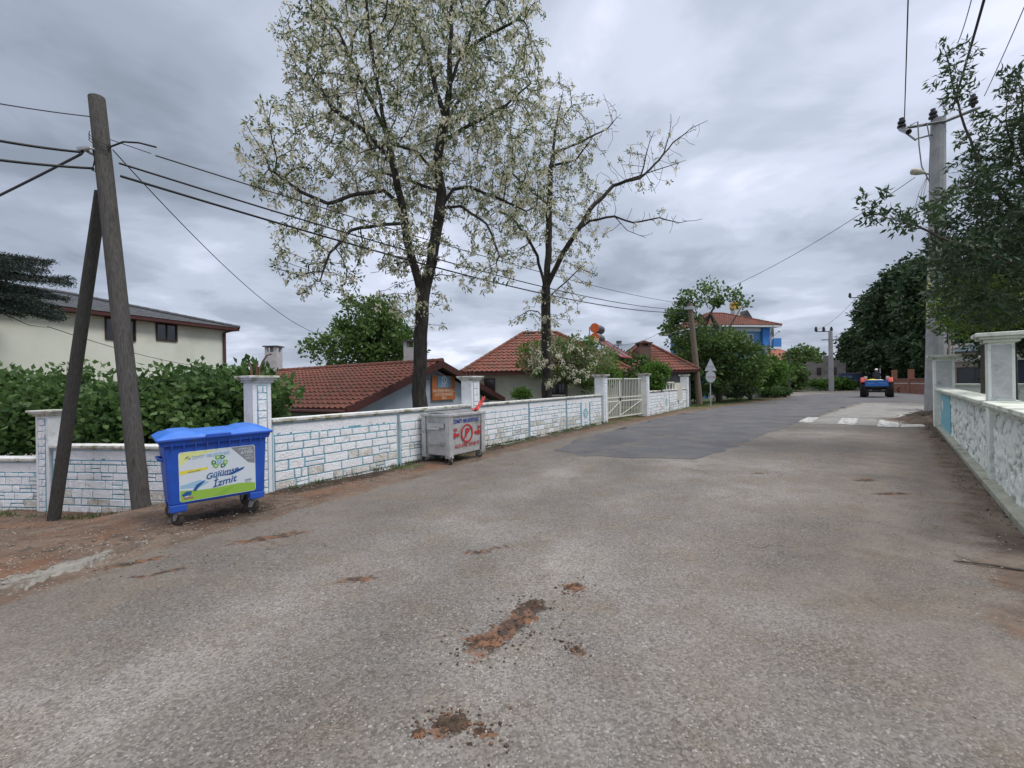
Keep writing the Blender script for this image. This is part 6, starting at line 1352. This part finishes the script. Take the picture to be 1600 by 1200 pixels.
sh_t = crown_tree('blossoming_shrub', 'sprawling cream-flowered shrub hanging before the red hipped roof, left of the gate', b, [b, P(885, 600, 20.5), P(880, 570, 20.5)], [ell(870, 562, 48, 34, 20.5, 1.2), ell(925, 572, 46, 34, 20.5, 1.2), ell(838, 560, 26, 26, 20.5, .8), ell(905, 545, 30, 20, 20.5, .8)], 170, 34, .15, .08, lf_bri, cr=.30, rtr=.07, limbs=30, cat='shrub')
cc = sample([ell(868, 560, 50, 34, 20.4, 1.3), ell(920, 566, 44, 34, 20.4, 1.3), ell(838, 560, 26, 26, 20.4, .8)], 420, .4)-np.array(b); tuft(cc, unit(rng.normal(size=cc.shape)), 8, .09, .14, .06, leafmat('faded_blossom', (.20, .20, .11), (.42, .39, .26), tr=.4), 'blossom', sh_t, 1.0, rng.random(len(cc)))
# dark undergrowth beside the signs
for k, (px, Y, rx, rz, lab) in enumerate(((1085, 33, 14, 12, 'dark low bush left of the sign post'), (1150, 35, 34, 10, 'long dark low bush beneath the leafy tree'), (1205, 41, 16, 6, 'low dark bush behind the stone planter'), (1222, 42, 8, 5, 'tiny bush growing in the stone planter'))):
    b = P(px, 618, Y); b.z = 0
    crown_tree('low_bush', lab, b, [b, P(px, 615, Y), P(px, 610, Y)], [ell(px, 614-(rz*.4), rx, rz, Y, 1.0)], 60, 40, .16, .10, lf_hedge if k != 1 else lf_dark, cr=.34, rtr=.04, limbs=6, cat='bush')
b = P(1290, 603, 60); b.z = 0
crown_tree('low_bush', 'bright green low bush mass at the foot of the slim far pole', b, [b, P(1290, 600, 60), P(1290, 598, 60)], [ell(1286, 600, 20, 5, 60, 1.5), ell(1316, 599, 14, 8, 61, 1.5)], 80, 40, .3, .2, lf_bri, cr=.6, rtr=.05, limbs=6, cat='bush')
for k, (px, lab) in enumerate(((1262, 'far dark tree mass behind the white canisters'), (1300, 'far dark treetops behind the derelict house'))):
    pass
# rebar stubs on the left wall pillar
rb_ = Vector((WC0[0]-.20*WD[0], WC0[1]-.20*WD[1], 1.85)); RBt = thing('rebar', 'rusty bent reinforcing bars sticking out of the tall left wall pillar', 'reinforcing bars', rb_)
rustm = mat('rusty_iron', (.10, .05, .035), (.16, .08, .05), scale=20)
for q in ([(-.08, 0, -.05), (-.09, 0, .12), (-.12, 0, .20)], [(-.02, .03, -.05), (-.02, .03, .15), (-.02, .03, .18)], [(.03, 0, -.05), (.04, 0, .10), (.09, 0, .22), (.17, -.02, .31), (.24, -.02, .33)]):
    m_ = MB(); m_.tube(q, .012 if len(q) > 3 else .016, 6); m_.build('bar', rustm, RBt)
rb2 = Vector((WC0[0]+5.07*WD[0], WC0[1]+5.07*WD[1], 1.86)); RB2 = thing('rebar', 'short thin reinforcing bars on the pillar behind the grey container', 'reinforcing bars', rb2)
for dx in (-.08, 0, .07): m_ = MB(); m_.tube([(dx, 0, -.04), (dx*1.3, 0, .13), (dx*1.9+.02, 0, .26)], .008, 5); m_.build('bar', rustm, RB2)

# ------------------------------------------------------------------ debris, pebbles, weeds
def pebbles(name, label, pts, s0, s1, m):
    V = []; Fq = []; base = [(1,0,0),(-1,0,0),(0,1,0),(0,-1,0),(0,0,1),(0,0,-1)]; T = [(0,2,4),(2,1,4),(1,3,4),(3,0,4),(2,0,5),(1,2,5),(3,1,5),(0,3,5)]
    for k, (x, y, z) in enumerate(pts):
        s = random.uniform(s0, s1); a = random.random()*6.3; ca, sa = math.cos(a), math.sin(a); f = [s*random.uniform(.6, 1.4) for _ in range(3)]; f[2] *= .5
        for b_ in base: X, Y_, Z = (b_[i]*f[i]+random.uniform(-.25, .25)*s for i in range(3)); V.append((x+X*ca-Y_*sa, y+X*sa+Y_*ca, z+Z+s*.2))
        Fq += [tuple(k*6+i for i in t) for t in T]
    o = np_mesh(name, V, Fq, m); tag(o, label, 'gravel', kind='stuff'); return o
def rnd_strip(poly, n, w0, w1):
    o = []
    L = np.cumsum([0]+[math.dist(a, b) for a, b in zip(poly[:-1], poly[1:])])
    for _ in range(n):
        t = random.random()*L[-1]; k = int(np.searchsorted(L, t)-1); k = max(0, min(k, len(poly)-2)); f = (t-L[k])/(L[k+1]-L[k]); a, b = poly[k], poly[k+1]
        d = Vector((b[0]-a[0], b[1]-a[1])).normalized(); off = random.uniform(w0, w1); x = a[0]+(b[0]-a[0])*f-d.y*off; y = a[1]+(b[1]-a[1])*f+d.x*off
        o.append((x, y, zg(x, y)+.004))
    return o
le = [tuple(p) for p in left_edge[:10]]
pts = rnd_strip(le, 2600, -.25, 1.3)+rnd_strip([(p[0], p[1]) for p in r_edge], 900, 0.0, .8)
o = pebbles('loose_gravel', 'pale loose pebbles scattered over the dirt verges', [(x, y, z+.025) for x, y, z in pts if math.hypot(x, y) > 2.5], .004, .014, mat('pebble_grey', (.20, .175, .15), (.36, .33, .30), scale=3))
pts = [(random.uniform(-4.2, 6), random.uniform(1.7, 9), 0.003) for _ in range(900)]
pebbles('road_chippings', 'tiny loose stone chippings lying on the old asphalt', pts, .003, .008, mat('chipping_grey', (.17, .165, .16), (.32, .31, .30), scale=3))
gr = leafmat('weed_blade', (.05, .09, .025), (.13, .17, .06))
base = np.array(rnd_strip([(WC0[0], WC0[1]), (WC1[0], WC1[1])], 170, -.22, -.12)+rnd_strip([(-9.5, 8.0), (-4.5, 7.2)], 50, -.25, -.05)+rnd_strip([(10.95, 28.4), (19, 38)], 500, -.9, .3)+rnd_strip([(14, 14.3), (5, 3.75)], 260, .22, .32))
idx = np.repeat(np.arange(len(base)), 12); D = rng.normal(size=(len(idx), 3))*.45; D[:, 2] = np.abs(D[:, 2])+.7
o = leaves('roadside_weeds', base[idx]+rng.normal(size=(len(idx), 3))*np.array([.04, .04, 0]), D, rng.uniform(.03, .12, len(idx)), .012, gr, None); tag(o, 'thin green weeds along the wall feet and verges', 'weeds', kind='stuff')
litter = leafmat('dry_litter', (.05, .035, .025), (.16, .11, .07), tr=.05)
base = np.array([(x, y, zg(x, y)+.02) for x, y in [(random.gauss(15.4, .7), random.gauss(16.3, .9)) for _ in range(500)]]+[tuple(q) for q in rnd_strip([(14.2, 14.6), (5.2, 4.1)], 420, -.6, -.28)]+rnd_strip([(-4.1, 6.8), (3.6, 18.2)], 1100, -.5, -.15))
D = rng.normal(size=(len(base), 3)); D[:, 2] *= .35; o = leaves('leaf_litter', base, D, rng.uniform(.015, .05, len(base)), .014, litter, None); tag(o, 'dry brown leaf litter gathered along the wall feet', 'leaf litter', kind='stuff')
# heap of cut branches and soil at the far right corner
mb = MB(); hp = Vector((15.35, 16.5, 0))
def hf(u, v): a = u*2*PI; r = v*1.25*(1+.25*nz(math.cos(a)*1.5, math.sin(a)*1.5)); x, y = math.cos(a)*r*.7, math.sin(a)*r; return (x, y, zg(hp.x+x, hp.y+y)-.02+.22*(1-v*v)*(1+.9*nz(x*3, y*3)+.5*nz(x*9, y*9)))
mb.grid(hf, 36, 12); HPo = thing('debris_heap', 'heap of dark earth and cut twigs at the foot of the concrete pole', 'debris heap', hp); mb.build('earth', mat('dark_heap_earth', (.045, .034, .025), (.10, .065, .045), scale=6, bump=1, bscale=18), HPo, smooth=True)
mb = MB()
for _ in range(70):
    a = random.random()*6.3; r = random.random()*.9; x, y = math.cos(a)*r*.7, math.sin(a)*r; z = .22*(1-r*r/1.6); d = Vector((random.gauss(0, 1), random.gauss(0, 1), random.gauss(0, .25))).normalized()*random.uniform(.15, .45); c_ = Vector((x, y, z+.05)); mb.tube([c_-d, c_+Vector((0, 0, .04)), c_+d], [.012, .010, .004], 4)
mb.build('twigs', barkg, HPo)
# mud clods on the road
for k, (px, py, r, lab) in enumerate(((835, 945, .10, 'dark crumbly clod at the upper end of the long reddish mud streak'), (757, 1002, .12, 'largest flattened reddish clod at the lower end of the long mud streak'), (897, 917, .10, 'lone reddish mud patch above and right of the long streak'),
        (900, 1016, .05, 'small round dark mud spot right of the long streak'), (706, 1130, .085, 'dark wet mud clod nearest the camera'), (655, 1146, .045, 'small reddish clod left of the dark wet one'), (822, 968, .09, 'middle reddish clod of the long mud streak'), (756, 1146, .05, 'thin reddish smear right of the dark wet clod'))):
    c_ = G(px, py); mb = MB()
    def cf(u, v): a = u*2*PI; e = 1+.45*noise.fractal(Vector((math.cos(a)*1.6+k*7, math.sin(a)*1.6, 0)), 1, 2, 3); x, y = math.cos(a)*r*v*e*1.15, math.sin(a)*r*v*e*.8; return (x, y, -.006+.024*(1-v**3)*(.6+1.1*nz(x*34, y*34, k))+.009*nz(x*90, y*90, k)*(v < .99))
    mb.grid(cf, 40, 10); o = mb.build('mud_clod', mat('dark_mud', (.04, .028, .02), (.10, .064, .042), scale=22, bump=.8, bscale=60) if k in (0, 3, 4) else mat('reddish_mud', (.06, .036, .025), (.22, .115, .065), scale=14, lo=.44, hi=.56, bump=.8, bscale=60), smooth=True); o.location = c_; tag(o, lab, 'mud', 'mud on the road')
cr_ = []
for px, py, n_, sp_ in ((795, 985, 130, .20), (835, 950, 60, .12), (755, 1010, 60, .14), (897, 917, 40, .09), (900, 1016, 30, .05), (708, 1130, 60, .09), (655, 1146, 25, .05), (760, 1146, 30, .08), (1350, 750, 20, .4), (1395, 772, 20, .5), (1185, 740, 30, .3), (215, 878, 60, .4)):
    c_ = G(px, py)
    for _ in range(n_): cr_.append((c_.x+random.gauss(0, sp_), c_.y+random.gauss(0, sp_*.8), .003))
pebbles('mud_crumbs', 'small dark and reddish earth crumbs scattered round the mud patches', cr_, .003, .011, mat('crumb_earth', (.05, .034, .024), (.19, .10, .06), scale=9, lo=.42, hi=.58)); 
vst = rnd_strip([(-4.2, 4.9), (-6.3, 6.4), (-8.5, 7.6)], 260, -1.2, .9)
pebbles('verge_stones', 'angular grey stones and rubble bits on the soil bank by the poles', [(x, y, z+.03) for x, y, z in vst], .006, .022, mat('verge_stone', (.11, .09, .075), (.30, .27, .24), scale=4))
# a twig on the road, lower right
a = G(1490, 878); mb = MB(); e_ = G(1600, 893)-a; mb.tube([(0, 0, .012), e_*.5+Vector((0, 0, .02)), e_+Vector((0, 0, .012))], [.006, .009, .012], 6); mb.tube([e_*.4+Vector((0, 0, .015)), e_*.1+Vector((.08, .14, .02))], [.005, .002], 5); o = mb.build('twig', barkg); o.location = a; tag(o, 'thin dry branch lying on the asphalt at the right edge', 'branch')
